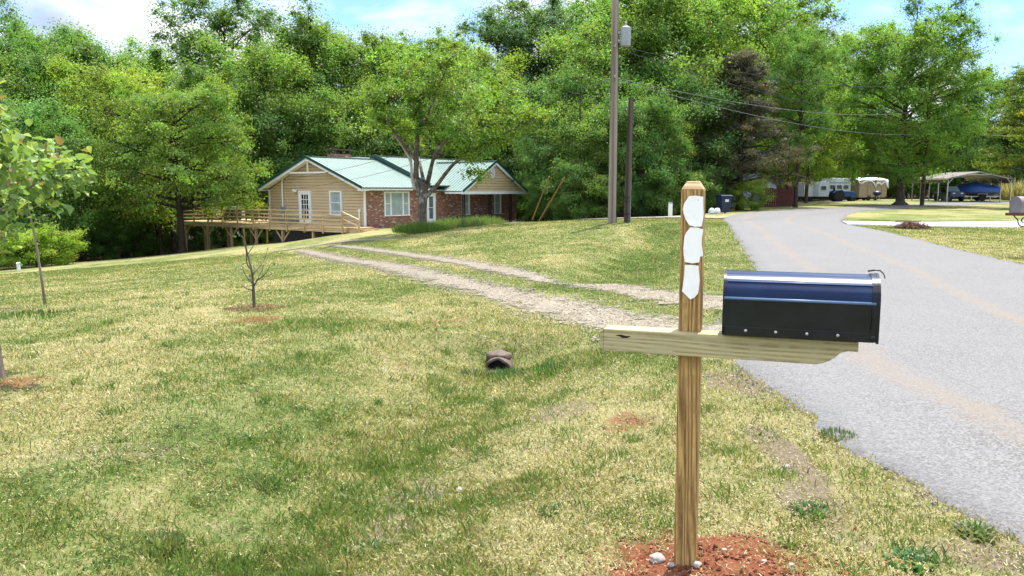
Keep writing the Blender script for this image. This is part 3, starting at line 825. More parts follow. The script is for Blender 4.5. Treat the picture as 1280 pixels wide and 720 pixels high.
mb.span(3.0, 4.7, 6.3, 7.4, 5.42, 5.5); mb.build('chimney_cap', simple('rusty_cap', (.07, .055, .045), .8), ch)
mb = MB(); mb.span(4.2, 5.3, 5.2, 6.0, 4.5, 4.92); mb.build('roof_curb', M_white, house)

# ------------------------------------------------------------------ deck
deck = thing('wooden_deck', 'long raised timber deck with open rails along the siding end of the house', 'deck', HA, H_RZ)
M_deck = wood('weathered_deck_wood', (.60, .455, .25), (.36, .25, .125), 'y', .5)
M_deckv = wood('deck_post_wood', (.56, .42, .22), (.33, .23, .11), 'z', .5)
DF = .22; DX0, DX1, DY0, DY1 = -1.85, 3.6, -.2, 18.6
mb = MB(); y = DY0
mb2 = MB()
x = DX0
while x < -.08:
    mb.span(x, min(x + .135, -.07), DY0, DY1, DF - .04, DF); x += .142
x = -.07
while x < DX1:
    mb.span(x, x + .135, WD + OH - .2, DY1, DF - .04, DF); x += .142
mb.build('deck_boards', M_deck, deck)
mb = MB()
mb.span(DX0 - .03, DX0 + .01, DY0, DY1, DF - .32, DF - .045); mb.span(DX0 + .01, DX1, DY1, DY1 + .04, DF - .32, DF - .045)
mb.span(DX1, DX1 + .04, WD + .3, DY1, DF - .32, DF - .045); mb.span(DX0 + .01, -.15, DY0 - .04, DY0, DF - .32, DF - .045)
k = DY0 + 1
while k < DY1 - .3:
    mb.span(DX0 + .02, -.08 if k < WD + .3 else DX1, k, k + .045, DF - .30, DF - .045); k += 1.2
mb.build('deck_frame', M_deck, deck)
def gl(v, u): w = hw(v, u); return tz(w.x, w.y) - HA.z
sup = [(DX0 + .14, u) for u in (18.4, 15.3, 12.3, 9.3, 6.3, 3.1)] + [(DX0 + 1.8, u) for u in (18.4, 15.3, 12.3)] + [(DX1 - .2, u) for u in (18.4, 15.3, 12.3)]
for v, u in sup:
    g = gl(v, u) - .15
    mb = MB(); mb.span(v - .075, v + .075, u - .075, u + .075, g, DF - .33)
    p = mb.build('support_post', M_deckv, deck)
    if DF - g > 1.0 and v < DX0 + 1:
        for s in (-1, 1):
            if u + s > DY1: continue
            mb = MB(); mb.bar((v, u + s * .06, DF - 1.05), (v, u + s * .75, DF - .36), .05, .10); mb.build('brace', M_deckv, p)
def rail(p, q, n, skip_first=False):
    p, q = Vector(p), Vector(q)
    for i in range(1 if skip_first else 0, n + 1):
        a = p.lerp(q, i / n); mb = MB(); mb.span(a.x - .045, a.x + .045, a.y - .045, a.y + .045, DF - .42, DF + .98); mb.build('rail_post', M_deckv, deck)
    d = (q - p).normalized(); s = Vector((d.y, -d.x, 0)) * .0
    for k, (z, w, h) in enumerate(((DF + 1.0, .13, .04), (DF + .74, .035, .09), (DF + .47, .035, .09), (DF + .2, .035, .09))):
        mb = MB(); o = Vector((-d.y, d.x, 0)) * (.065 if k else 0)
        mb.bar(p + o + Vector((0, 0, z)), q + o + Vector((0, 0, z)), w, h); mb.build('handrail' if k == 0 else 'rail', M_deck, deck)
rail((DX0 - .08, DY0 + .2, 0), (DX0 - .08, DY1, 0), 10)
rail((DX0, DY1 + .09, 0), (DX1, DY1 + .09, 0), 3)
rail((DX1 + .09, WD + .9, 0), (DX1 + .09, DY1, 0), 4)
# steps at the near end, with a sloping handrail
st = MB()
for i, (zt, y0) in enumerate(((DF - .0, -1.0), (DF - .14, -1.35), (DF - .27, -1.75))):
    st.span(DX0 + .15, -.25, y0, y0 + (.8 if i == 0 else .36), zt - .04, zt); st.span(DX0 + .17, -.27, y0 + .02, y0 + .05, zt - .13, zt - .04)
st.span(DX0 + .2, DX0 + .26, -1.6, -.26, -.3, DF - .05); st.span(-.34, -.28, -1.6, -.26, -.3, DF - .05)
st.build('deck_steps', M_deck, deck)
mb = MB(); mb.bar((DX0 - .02, DY0 + .2, DF + .98), (DX0 - .02, -1.5, DF + .52), .11, .04); mb.span(DX0 - .06, DX0 + .03, -1.5, -1.41, -.35, DF + .55); mb.bar((DX0 - .02, DY0 + .2, DF + .5), (DX0 - .02, -1.5, DF + .08), .035, .09); mb.build('stair_rail', M_deck, deck)

# deck furniture
def patio_chair(v, u, rz, col, label):
    t = thing('patio_chair', label, 'chair', hw(v, u, DF), H_RZ + rz, 'furniture on the deck')
    m = simple('chair_' + col, {'pale': (.55, .55, .52), 'dark': (.03, .03, .03)}[col], .6)
    mb = MB(); mb.span(-.27, .27, -.26, .26, .40, .44); mb.build('seat', m, t)
    mb = MB(); mb.bar((0, .26, .44), (0, .38, .98), .54, .035); mb.build('backrest', m, t)
    for sx in (-1, 1):
        for sy in (-1, 1):
            mb = MB(); mb.tube([(sx*.26, sy*.25, .40), (sx*.29, sy*.28, 0)], .022, 6); mb.build('leg', m, t)
        mb = MB(); mb.tube([(sx*.29, -.26, .42), (sx*.29, -.27, .64), (sx*.29, .3, .66)], .022, 6); mb.build('armrest', m, t)
patio_chair(.6, 17.4, 1.2, 'pale', 'pale patio chair at the far left end of the deck')
patio_chair(1.6, 16.2, .3, 'pale', 'pale patio chair next to the covered grill on the deck')
patio_chair(.9, 11.3, -.7, 'dark', 'dark patio chair on the deck close to the house corner')
t = thing('covered_grill', 'dark box grill with a pale lid standing on the deck', 'grill', hw(.2, 15.0, DF), H_RZ)
mb = MB(); mb.span(-.35, .35, -.65, .65, 0.12, .85); mb.build('cabinet', simple('grill_dark', (.05, .05, .055), .6), t)
mb = MB(); mb.prism([(-.33, -.6, .86), (.33, -.6, .86), (.3, -.6, 1.02), (.1, -.6, 1.12), (-.2, -.6, 1.1)], (0, 1.2, 0)); mb.build('lid', simple('grill_lid', (.45, .46, .46), .4, .3), t)
mb = MB(); [mb.span(a - .04, a + .04, b - .04, b + .04, 0, .12) for a in (-.28, .28) for b in (-.55, .55)]; mb.build('feet', M_dark, t)
t = thing('deck_bench', 'wooden bench with slatted back at the rear rail of the deck', 'bench', hw(2.9, 13.6, DF), H_RZ)
mb = MB(); [mb.span(-.25 + i*.12, -.15 + i*.12, -1, 1, .42, .46) for i in range(4)]; mb.build('seat', M_deck, t)
mb = MB(); [mb.span(.24, .28, -1, 1, .55 + i*.15, .66 + i*.15) for i in range(3)]; mb.build('backrest', M_deck, t)
for y in (-.9, .9):
    mb = MB(); mb.span(-.22, -.14, y - .04, y + .04, 0, .42); mb.span(.18, .24, y - .04, y + .04, 0, 1.0); mb.build('leg', M_deckv, t)
t = thing('patio_table', 'dark square patio table on the deck beside a dark chair', 'table', hw(.4, 12.5, DF), H_RZ)
mb = MB(); mb.span(-.5, .5, -.5, .5, .70, .74); mb.build('tabletop', simple('table_dark', (.035, .03, .028), .5), t)
for sx in (-.43, .43):
    for sy in (-.43, .43): mb = MB(); mb.span(sx-.025, sx+.025, sy-.025, sy+.025, 0, .7); mb.build('leg', simple('table_dark', (.035, .03, .028), .5), t)
t = thing('low_planter', 'low grey planter trough on the deck against the siding', 'planter', hw(-.55, 7.3, DF), H_RZ)
mb = MB(); mb.prism([(-.2, -.7, 0), (.2, -.7, 0), (.27, -.7, .42), (-.27, -.7, .42)], (0, 1.4, 0)); mb.build('trough', simple('planter_grey', (.22, .23, .22), .8), t)
mb = MB(); mb.span(-.3, .3, -.74, .74, .42, .46); mb.build('rim', simple('planter_grey', (.22, .23, .22), .8), t)
# ------------------------------------------------------------------ mailbox on its post
PB = flat(857, 697, .05); M_ANG = R(-18)
def gz_(x, y): return tz(x, y)
post = thing('mailbox_post', 'new timber mailbox post with a cross arm, standing in red clay by the road', 'post', (PB.x, PB.y, 0), M_ANG)
M_post = wood('treated_pine_upright', (.53, .335, .115), (.17, .085, .026), 'z', 3.6, blotch=(.30, .175, .058))
M_postcap = wood('end_grain', (.52, .38, .20), (.36, .24, .11), 'x', 2.0)
M_arm = wood('treated_pine_arm', (.50, .425, .22), (.27, .22, .105), 'x', 3.0, blotch=(.42, .365, .20))
hwd = .0415
def ring(z, h, ox=0): return [(-h + ox, -h, z), (h + ox, -h, z), (h + ox, h, z), (-h + ox, h, z)]
mb = MB(); vs = ring(-.45, hwd, .004) + ring(1.503, hwd, -.011)
mb.add(vs, [(3,2,1,0),(4,5,6,7)] + [(i,(i+1)%4,4+(i+1)%4,4+i) for i in range(4)])
mb.build('upright', M_post, post, bevel=.003)
mb = MB(); vs = ring(1.5032, hwd - .0005, -.011) + ring(1.534, hwd - .019, -.011)
mb.add(vs, [(3,2,1,0),(4,5,6,7)] + [(i,(i+1)%4,4+(i+1)%4,4+i) for i in range(4)])
mb.build('chamfered_cap', M_postcap, post, bevel=.002)
# the arm: notched over the front of the post, long curved cut under its road end
prof = [(-.330, .882), (.440, .882)] + [(.440 + .085 * t + .02 * math.sin(math.pi * t) * .5, .882 + .054 * (t ** 1.4)) for t in (.15, .3, .45, .6, .75, .9)] + [(.545, .936), (.578, .936), (.578, .970), (-.330, .970)]
mb = MB(); mb.prism([(x, -.076, z) for x, z in prof], (0, .09, 0))
# chamfered near end
e0 = [(-.330, -.076, .882), (-.330, .014, .882), (-.330, .014, .970), (-.330, -.076, .970)]
e1 = [(-.346, -.062, .896), (-.346, .0, .896), (-.346, .0, .956), (-.346, -.062, .956)]
mb.add(e0 + e1, [(4,5,6,7)] + [(i,(i+1)%4,4+(i+1)%4,4+i) for i in range(4)])
arm = mb.build('cross_arm', M_arm, post, bevel=.003)
mb = MB(); mb.v = []
mb.prism([(-.285, -.0765, .946), (-.262, -.0765, .950), (-.240, -.0765, .946), (-.222, -.0765, .9465), (-.236, -.0765, .938), (-.255, -.0765, .937), (-.268, -.0765, .943)], (0, .004, 0))
mb.build('split_knot', simple('split_dark', (.03, .012, .01), .9), arm)
M_steel = simple('zinc_screw', (.5, .5, .5), .35, .8)
for x in (-.016, .012):
    mb = MB(); mb.lathe([(.004, -.0445), (.0045, -.0465), (.002, -.047)], 8, (x, 0, 1.462 + x * .1), 'y'); mb.build('screw', M_dark, post)
# torn white paper over the house number
def lpx(X, Y): 
    px, py = 840 + X / 4, 210 + Y / 4
    return (-.049 + (px - 852) * .00289 + .004, 1.503 - (py - 237) * .00297)
M_paper = simple('white_paper', (.95, .925, .87), .8, var=.02)
PAPERS = [('upper white paper patch stuck over the number on the mailbox post', [(80,140),(115,138),(150,143),(152,190),(155,235),(148,290),(112,292),(85,285),(66,258),(55,230),(50,205),(56,175)]),
          ('middle white paper patch, ragged and creased, on the mailbox post', [(90,296),(120,294),(155,305),(150,345),(150,380),(158,438),(144,441),(140,470),(105,476),(68,470),(60,435),(58,400),(62,340),(72,318)]),
          ('lowest white paper patch, torn to a point, on the mailbox post', [(68,485),(100,484),(138,487),(141,520),(146,560),(142,610),(138,630),(120,650),(100,660),(75,635),(57,620),(62,580),(66,540)])]
for lab, poly in PAPERS:
    P = [lpx(*q) for q in poly]; cx = sum(p[0] for p in P) / len(P); cz = sum(p[1] for p in P) / len(P)
    V = [(cx, -.0455 - .001, cz)]; n = len(P); rr = random.Random(len(lab))
    for f in (.6, 1.0):
        for p in P: V.append((cx + (p[0] - cx) * f, -.0440 - (.0015 + rr.random() * .0012 if f < 1 else .0012 + rr.random() * .0035), cz + (p[1] - cz) * f))
    Fc = [(0, 1 + i, 1 + (i + 1) % n) for i in range(n)] + [(1 + i, 1 + n + i, 1 + n + (i + 1) % n, 1 + (i + 1) % n) for i in range(n)]
    mb = MB(); mb.add(V, Fc); o = mb.build('paper_patch', M_paper, None)
    s = o.modifiers.new('s', 'SOLIDIFY'); s.thickness = .0012
    o.location = (PB.x, PB.y, 0); o.rotation_euler = (0, 0, M_ANG)
    tag(o, lab, 'paper', 'white paper patches on the post')

# the box
mbx = thing('mailbox', 'glossy black metal mailbox on the timber cross arm', 'mailbox', (PB.x, PB.y, .972), M_ANG)
def box_mat():
    t = NT('black_enamel'); n = t.noise(9, None, 5); sm = t.noise(3.0, None, 3)
    b = t.pbsdf(Base_Color=t.mix(t.mapr(n, .4, .7), (.004, .005, .008), (.010, .012, .016)), Roughness=t.mapr(sm, .3, .7, .20, .32), Specular_IOR_Level=.32, Coat_Weight=.08, Coat_Roughness=.1, Normal=t.bump(sm, .06, .01))
    return t.done(b)
M_box = box_mat()
def sky_top_mat():
    t = NT('enamel_sky_reflection'); n = t.noise(8, None, 5); sm = t.noise(2.5, None, 3)
    sc = t.noise(1.0, t.mapping(t.coord(), (4, 90, 90)), 4)
    return t.done(t.pbsdf(Base_Color=t.mix(t.mapr(n, .4, .7), (.005, .016, .055), (.008, .024, .075)), Roughness=t.mapr(sc, .4, .75, .20, .30), Specular_IOR_Level=.26, Coat_Weight=.0, Coat_Roughness=.12, Metallic=.0))
M_skytop = sky_top_mat()  # sky reflection is put into the blue base colour of the top
X0, X1, YN, YF, HS, HT = .118, .622, -.112, .100, .142, .232
yc = (YN + YF) / 2; ry = (YF - YN) / 2
def arch(n=18, g=0.0):
    return [(yc - (ry + g) * math.cos(math.pi * i / n), HS + (HT - HS + g) * math.sin(math.pi * i / n) ** .92) for i in range(n + 1)]
def lower(g=0.0): return [(YN - g, HS), (YN - g, .012), (YF + g, .012), (YF + g, HS)]
# body: lower box with a flange, arched top with a bead along the crease
mb = MB(); mb.prism([(X0, y, z) for y, z in lower()], (X1 - X0, 0, 0))
mb.span(X0 - .002, X1, YN - .0025, YN + .002, .006, .040)
body = mb.build('body', M_box, mbx, bevel=.003)
mb = MB(); mb.prism([(X0, y, z) for y, z in arch()], (X1 - X0, 0, 0)); mb.build('arched_top', M_skytop, mbx, smooth=True, angle=40)
mb = MB(); mb.tube([(X0, YN - .001, HS), (X1, YN - .001, HS)], .0055, 8); mb.tube([(X0, YF + .001, HS), (X1, YF + .001, HS)], .0045, 8)
mb.tube([(X0 + .01, yc - ry * .80, HS + .060), (X1 - .01, yc - ry * .80, HS + .060)], .0022, 6)
mb.build('crease_bead', simple('bead_sky_highlight', (.10, .16, .28), .35), mbx, smooth=True)  # paler blue paints the sky highlight on these thin beads
# rolled rims at both ends
for x, g, w, nm in ((X0 - .004, .0025, .010, 'rear_rim'), (X1 - .012, .004, .016, 'front_rim')):
    o_ = [(YN - g, .008)] + arch(18, g) + [(YF + g, .008)]
    mb = MB(); mb.prism([(x, y, z) for y, z in o_], (w, 0, 0)); mb.build(nm, M_box, mbx, smooth=True, angle=40)
# door with its latch
o_ = [(YN - .005, .004)] + arch(18, .005) + [(YF + .005, .004)]
mb = MB(); mb.prism([(X1 + .0045, y, z) for y, z in o_], (.009, 0, 0)); dr = mb.build('door', M_box, mbx, smooth=True, angle=40)
mb = MB(); mb.tube([(X1 - .02, yc, HT + .012), (X1 + .006, yc, HT + .017), (X1 + .02, yc - .004, HT + .015), (X1 + .031, yc - .006, HT + .004), (X1 + .036, yc - .006, HT - .012)], [.0028, .0028, .0024, .002, .0016], 7); mb.build('latch', M_box, dr, smooth=True)
mb = MB(); mb.lathe([(.010, YN - .003), (.0095, YN - .007), (.004, YN - .009)], 14, (X1 - .006, 0, .022), 'y'); mb.build('hinge_rivet', M_box, dr, smooth=True)
mb = MB(); mb.tube([(X1 - .012, YN - .004, HS - .02), (X1 - .009, YN - .006, HS - .05), (X1 - .013, YN - .004, .05)], .0025, 6); mb.build('door_clip', M_box, dr)
for x in (.197, .300, .404, .505):
    mb = MB(); mb.lathe([(.0058, YN - .0025), (.005, YN - .0048), (.002, YN - .0055)], 10, (x, 0, .026), 'y'); mb.build('screw', M_steel, mbx, smooth=True)
mb = MB(); mb.span(X0 + .012, X1 - .07, YN + .035, YF - .03, -.0005, .0118); mb.build('mounting_board', M_arm, mbx)

# ------------------------------------------------------------------ poles and wires
def ground_at(px, Y):
    v = pt(px, HZ, Y); return Vector((v.x, Y, tz(v.x, Y)))
def zpx(py, Y): return pt(640, py, Y).z
M_pole = wood('grey_pole_wood', (.30, .25, .20), (.15, .12, .09), 'z', .22, .85)
M_poled = wood('dark_pole_wood', (.115, .085, .065), (.045, .033, .026), 'z', .22, .85)
M_alu = simple('transformer_grey', (.27, .285, .29), .5, .1)
M_wire = simple('dark_wire', (.03, .03, .032), .6)
M_lwire = simple('pale_wire', (.22, .23, .22), .5, .3)
g1 = ground_at(765.5, 31)
pole = thing('utility_pole', 'tall grey wooden utility pole carrying a transformer beside the gravel lane', 'utility pole', g1)
mb = MB(); mb.tube([(0, 0, -.5), (.01, 0, 4), (.0, 0, 8), (-.01, 0, 11.2)], [.165, .155, .14, .12], 14); mb.build('pole_shaft', M_pole, pole, smooth=True, angle=60)
zt = zpx(46, 31) - g1.z
mb = MB(); mb.lathe([(.17, -.38), (.2, -.36), (.2, .28), (.19, .32), (.1, .38)], 16, (.40, -.1, zt)); tr = mb.build('transformer', M_alu, pole, smooth=True, angle=40)
mb = MB(); mb.lathe([(.03, .36), (.05, .42), (.03, .46), (.05, .5), (.02, .58)], 10, (.40, -.1, zt)); mb.build('bushing', simple('porcelain', (.35, .33, .30), .3), tr)
mb = MB(); mb.span(.1, .24, -.14, -.06, zt - .2, zt - .12); mb.span(.1, .24, -.14, -.06, zt + .1, zt + .18); mb.build('bracket', M_alu, pole)
mb = MB(); mb.tube([(.165, -.04, 0), (.15, -.04, 4), (.14, -.04, 7)], .016, 6); mb.build('ground_wire_strip', M_dark, pole)
for zz in (zpx(98, 31), zpx(60, 31)):
    mb = MB(); mb.lathe([(.03, .0), (.045, .03), (.03, .05), (.045, .08), (.02, .1)], 10, (.0, -.18, zz - g1.z)); mb.build('insulator', simple('porcelain', (.35, .33, .30), .3), pole)
g2 = ground_at(784, 31.3)
stub = thing('stub_pole', 'short dark wooden pole beside the tall utility pole', 'utility pole', g2)
mb = MB(); mb.tube([(0, 0, -.4), (.04, 0, 2.5), (.09, 0, zpx(122, 31.3) - g2.z)], [.125, .115, .10], 12); mb.build('pole_shaft', M_poled, stub, smooth=True, angle=60)
mb = MB(); [mb.lathe([(.134, z), (.134, z + .05)], 12) for z in (.35, .85, 1.0)]; mb.build('metal_band', M_dark, stub)
mb = MB(); mb.tube([(.135, -.03, .0), (.14, -.02, 2.2)], .02, 6); mb.build('conduit', simple('conduit_grey', (.2, .2, .2), .6), stub)
g3 = ground_at(1153.5, 72)
far_p = thing('utility_pole', 'slim dark utility pole between the big oak and the carport', 'utility pole', g3)
mb = MB(); mb.tube([(0, 0, -.5), (.05, 0, 6), (.10, 0, 12)], [.19, .17, .14], 10); mb.build('pole_shaft', M_poled, far_p, smooth=True, angle=60)
mb = MB(); mb.span(-1.1, 1.1, -.3, -.2, 11.2, 11.35); mb.build('crossarm', M_poled, far_p)

def wire(name, a, b, sag, r, m, label, cat='wire', group=None):
    a, b = Vector(a), Vector(b); P = []
    for i in range(25):
        t = i / 24; p = a.lerp(b, t); p.z -= sag * 4 * t * (1 - t); P.append(p)
    mb = MB(); mb.tube(P, r, 5); return tag(mb.build(name, m), label, cat, group)
def onp(py, dx=0.0, dy=-.2): return Vector((g1.x + dx, g1.y + dy, zpx(py, 31)))
def on3(py, dx=0.0): return Vector((g3.x + .05 + dx, g3.y - .3, zpx(py, 72)))
wire('power_line', onp(58, .1), on3(103, .3), .9, .014, M_wire, 'highest wire from the utility pole toward the big oak', group='overhead wires')
wire('power_line', onp(62, .1), on3(133), 1.1, .014, M_wire, 'second highest wire running right from the utility pole', group='overhead wires')
wire('power_line', onp(98), on3(137), .9, .012, M_lwire, 'pale upper cable of the lower pair right of the utility pole', group='overhead wires')
wire('power_line', onp(100), on3(167), .8, .013, M_lwire, 'lowest pale cable sagging right from the utility pole', group='overhead wires')
far_end = Vector((120, 95, 13)); far2 = Vector((120, 95, 8.5))
wire('power_line', on3(135), far_end, .8, .02, M_lwire, 'upper pale cable leaving the far utility pole to the right', group='overhead wires')
wire('power_line', on3(167), far2, .6, .02, M_lwire, 'lower pale cable leaving the far utility pole to the right', group='overhead wires')
wire('service_cable', onp(99, -.15), hw(-.16, 8.2, 3.25), .55, .012, M_wire, 'upper service cable strung from the utility pole to the house mast', group='overhead wires')
wire('service_cable', onp(112, -.15), hw(-.16, 8.15, 2.6), .75, .010, M_wire, 'lower service cable sagging over the roof to the house mast', group='overhead wires')
M_yel = simple('yellow_guard', (.27, .175, .05), .6)
for (px, y0, py_top, pg, lab) in ((664, 45, 18, 222, 'left guy wire with a yellow guard beside the woods'), (673, 44, 122, 224, 'right guy wire with a yellow guard beside the woods')):
    g = ground_at(px, y0); top = onp(py_top, -.1, .1); d = top - g
    t = thing('guy_wire', lab, 'guy wire', g, 0, 'guy wires of the utility pole')
    mb = MB(); mb.tube([(0, 0, -.2), d], .009, 5); mb.build('cable', M_wire, t)
    f = (zpx(pg, y0) - g.z) / d.z
    mb = MB(); mb.tube([d * .02, d * f], .03, 8); mb.build('guard', M_yel, t)

# ------------------------------------------------------------------ roadside things
def wheel(mbt, mbr, c, r, w, axis):
    mbt.lathe([(r * .62, -w / 2), (r * .92, -w / 2), (r, -w * .3), (r, w * .3), (r * .92, w / 2), (r * .62, w / 2)], 20, c, axis)
    mbr.lathe([(r * .2, -w * .4), (r * .6, -w * .35), (r * .63, 0), (r * .6, w * .35), (r * .2, w * .4)], 16, c, axis)
M_tyre = simple('black_tyre', (.018, .018, .018), .85)
M_rim = simple('grey_rim', (.38, .38, .38), .4, .5)
def put_wheel(parent, c, r, w, axis, name='wheel', rim=None):
    a, b = MB(), MB(); wheel(a, b, c, r, w, axis); o = a.build(name, M_tyre, parent, smooth=True, angle=40); b.build('rim', rim or M_rim, o, smooth=True, angle=40)

g = ground_at(905, 52.5)
t = thing('trash_bin', 'dark navy wheeled trash bin with closed lid under the brown cedar', 'trash bin', g, R(15))
M_bin = simple('navy_plastic', (.012, .022, .05), .45)
mb = MB(); vs = [(-.30,-.32,.08),(.30,-.32,.08),(.30,.32,.08),(-.30,.32,.08),(-.38,-.42,1.12),(.38,-.42,1.12),(.38,.42,1.12),(-.38,.42,1.12)]
mb.add(vs, [(3,2,1,0),(4,5,6,7)] + [(i,(i+1)%4,4+(i+1)%4,4+i) for i in range(4)]); mb.span(-.4, .4, -.44, .44, 1.06, 1.13); mb.build('bin_body', M_bin, t, bevel=.02)
mb = MB(); mb.prism([(-.42,-.47,1.135),(-.42,.47,1.135),(-.42,.44,1.20),(-.42,.1,1.25),(-.42,-.3,1.24),(-.42,-.46,1.19)], (.84,0,0)); mb.build('lid', M_bin, t)
mb = MB(); mb.span(-.13, .13, -.455, -.40, .78, .95); mb.build('white_label', simple('label_white', (.6, .6, .6), .6), t)
for s in (-.3, .3): put_wheel(t, (s, .3, .13), .13, .06, 'x')
mb = MB(); mb.tube([(-.3,.52,1.1),(.3,.52,1.1)], .02, 6); mb.build('handle', M_bin, t)
def lump(name, label, cat, loc, r, m, seed, group=None, sq=(1,1,1)):
    import bmesh
    bm = bmesh.new(); bmesh.ops.create_icosphere(bm, subdivisions=3, radius=1)
    from mathutils import noise as mn
    for v in bm.verts:
        p = v.co.copy(); k = 1 + .22 * mn.noise(p * 1.7 + Vector((seed * 7.1, 0, 0))) + .10 * mn.noise(p * 4.3 + Vector((0, seed * 3.3, 0)))
        v.co = Vector((p.x * sq[0], p.y * sq[1], p.z * sq[2])) * k * r
    me = bpy.data.meshes.new(name); bm.to_mesh(me); bm.free(); me.polygons.foreach_set('use_smooth', [True] * len(me.polygons))
    o = link(name, me, m); o.location = loc; return tag(o, label, cat, group)
M_bag = simple('white_plastic_bag', (.62, .66, .70), .35, var=.08)
for i, (px, lab) in enumerate(((890.5, 'left white trash bag slumped beside the navy bin'), (897.5, 'right white trash bag leaning on the navy bin'))):
    g = ground_at(px, 51.3); lump('trash_bag', lab, 'trash bag', g + Vector((0, 0, .18)), .22, M_bag, i + 1, 'white trash bags by the bin', (.9, .9, 1.05))
g = ground_at(838.5, 49.5); t = thing('marker_post', 'short white utility marker post at the edge of the woods behind the poles', 'marker post', g)
mb = MB(); mb.span(-.13, .13, -.06, .06, -.1, .82); mb.build('marker_body', M_white, t, bevel=.02)
mb = MB(); mb.prism([(-.14,-.07,.82),(.14,-.07,.82),(.1,-.07,.9),(-.1,-.07,.9)], (0,.14,0)); mb.build('marker_cap', simple('marker_cap_blue', (.25, .36, .42), .5), t)
g = ground_at(15.5, 40); t = thing('vent_stub', 'short white plastic pipe standing at the lawn edge by the leafy bushes', 'pipe', g)
mb = MB(); mb.lathe([(.085, -.1), (.085, .36), (.075, .36)], 14); mb.build('pipe', M_white, t, smooth=True, angle=40)
mb = MB(); mb.lathe([(.10, .3), (.10, .39), (.05, .42)], 14); mb.build('pipe_cap', M_white, t, smooth=True, angle=40)

# mailbox of the neighbour across the road, on a scrolled bracket
g = ground_at(1290, 17.2)
t = thing('neighbour_mailbox', 'old grey mailbox with a red flag on a dark scrolled bracket across the road', 'mailbox', g, R(8))
hz0 = zpx(266, 17.2) - g.z
MG = simple('grey_paint', (.22, .195, .195), .45, .2, var=.15); MR = simple('dark_red_iron', (.11, .03, .025), .7); MBK = simple('dark_iron', (.03, .025, .02), .6)
ar = [(.0 - .17 * math.cos(math.pi*i/14), .20 + .16 * math.sin(math.pi*i/14)) for i in range(15)]
mb = MB(); mb.prism([(-.36, y, hz0 + z) for y, z in [(-.17, .0)] + ar + [(.17, .0)]], (.72, 0, 0)); mb.build('box_body', MG, t, smooth=True, angle=40)
mb = MB(); mb.prism([(-.375, y * 1.03, hz0 + z) for y, z in [(-.17, .0)] + ar + [(.17, .0)]], (.013, 0, 0)); mb.build('box_door', MG, t)
mb = MB(); mb.span(-.2, .12, -.19, -.177, hz0 + .12, hz0 + .17); mb.span(-.22, -.06, -.192, -.178, hz0 + .12, hz0 + .20); mb.build('red_flag', simple('flag_red', (.55, .03, .03), .5), t)
mb = MB(); mb.span(-.44, .5, -.2, .2, hz0 - .06, hz0 - .004); mb.build('shelf', MR, t)
mb = MB()
def spiral(cx, cz, r0, r1, a0, a1, n=26): return [(cx + (r0 + (r1 - r0) * i / n) * math.cos(a0 + (a1 - a0) * i / n), 0, cz + (r0 + (r1 - r0) * i / n) * math.sin(a0 + (a1 - a0) * i / n)) for i in range(n + 1)]
mb.tube([(-.40, 0, hz0 - .06), (-.33, 0, hz0 - .12)] + spiral(-.14, hz0 - .18, .15, .03, R(170), R(620)), .013, 6)
mb.tube(spiral(.10, hz0 - .25, .16, .03, R(60), R(520)), .013, 6); mb.build('scroll_bracket', MBK, t, smooth=True)
mb = MB(); mb.tube([(.33, 0, -.3), (.33, 0, hz0 - .05)], .04, 10); mb.build('iron_post', MBK, t, smooth=True, angle=60)

# ------------------------------------------------------------------ far yard
g = ground_at(972, 68)
t = thing('red_wooden_fence', 'dark red board fence panel at the back of the far yard behind a tree trunk', 'fence', g, R(-6))
MRF = simple('red_stain', (.085, .024, .02), .8)
mb = MB(); x = -1.45
while x < 1.45: mb.span(x, x + .17, -.02, .02, -.2, 1.62 + .06 * math.sin(x * 7)); x += .19
mb.build('boards', MRF, t)
for x in (-1.4, 0, 1.4): mb = MB(); mb.span(x - .06, x + .06, .025, .14, -.3, 1.7); mb.build('fence_post', MRF, t)
mb = MB(); mb.span(-1.45, 1.45, .022, .07, .35, .45); mb.span(-1.45, 1.45, .022, .07, 1.2, 1.3); mb.build('fence_rail', MRF, t)
g = ground_at(936, 74)
t = thing('pale_shed', 'small pale grey shed half hidden by low leaves left of the red fence', 'shed', g, R(10))
mb = MB(); mb.prism([(-2, -1.5, -.3), (2, -1.5, -.3), (2, -1.5, 2.0), (0, -1.5, 2.9), (-2, -1.5, 2.0)], (0, 3, 0)); mb.build('wall', simple('pale_board', (.48, .52, .53), .7), t)
mb = MB(); mb.bar((-2.2, 0, 1.96), (0, 0, 2.98), 3.4, .08); mb.bar((2.2, 0, 1.96), (0, 0, 2.985), 3.4, .08); mb.build('roof', simple('grey_shingle', (.16, .16, .17), .9), t)
mb = MB(); mb.span(-.45, .45, -1.56, -1.5, -.1, 1.85); mb.build('door', simple('shed_door', (.12, .16, .17), .6), t)

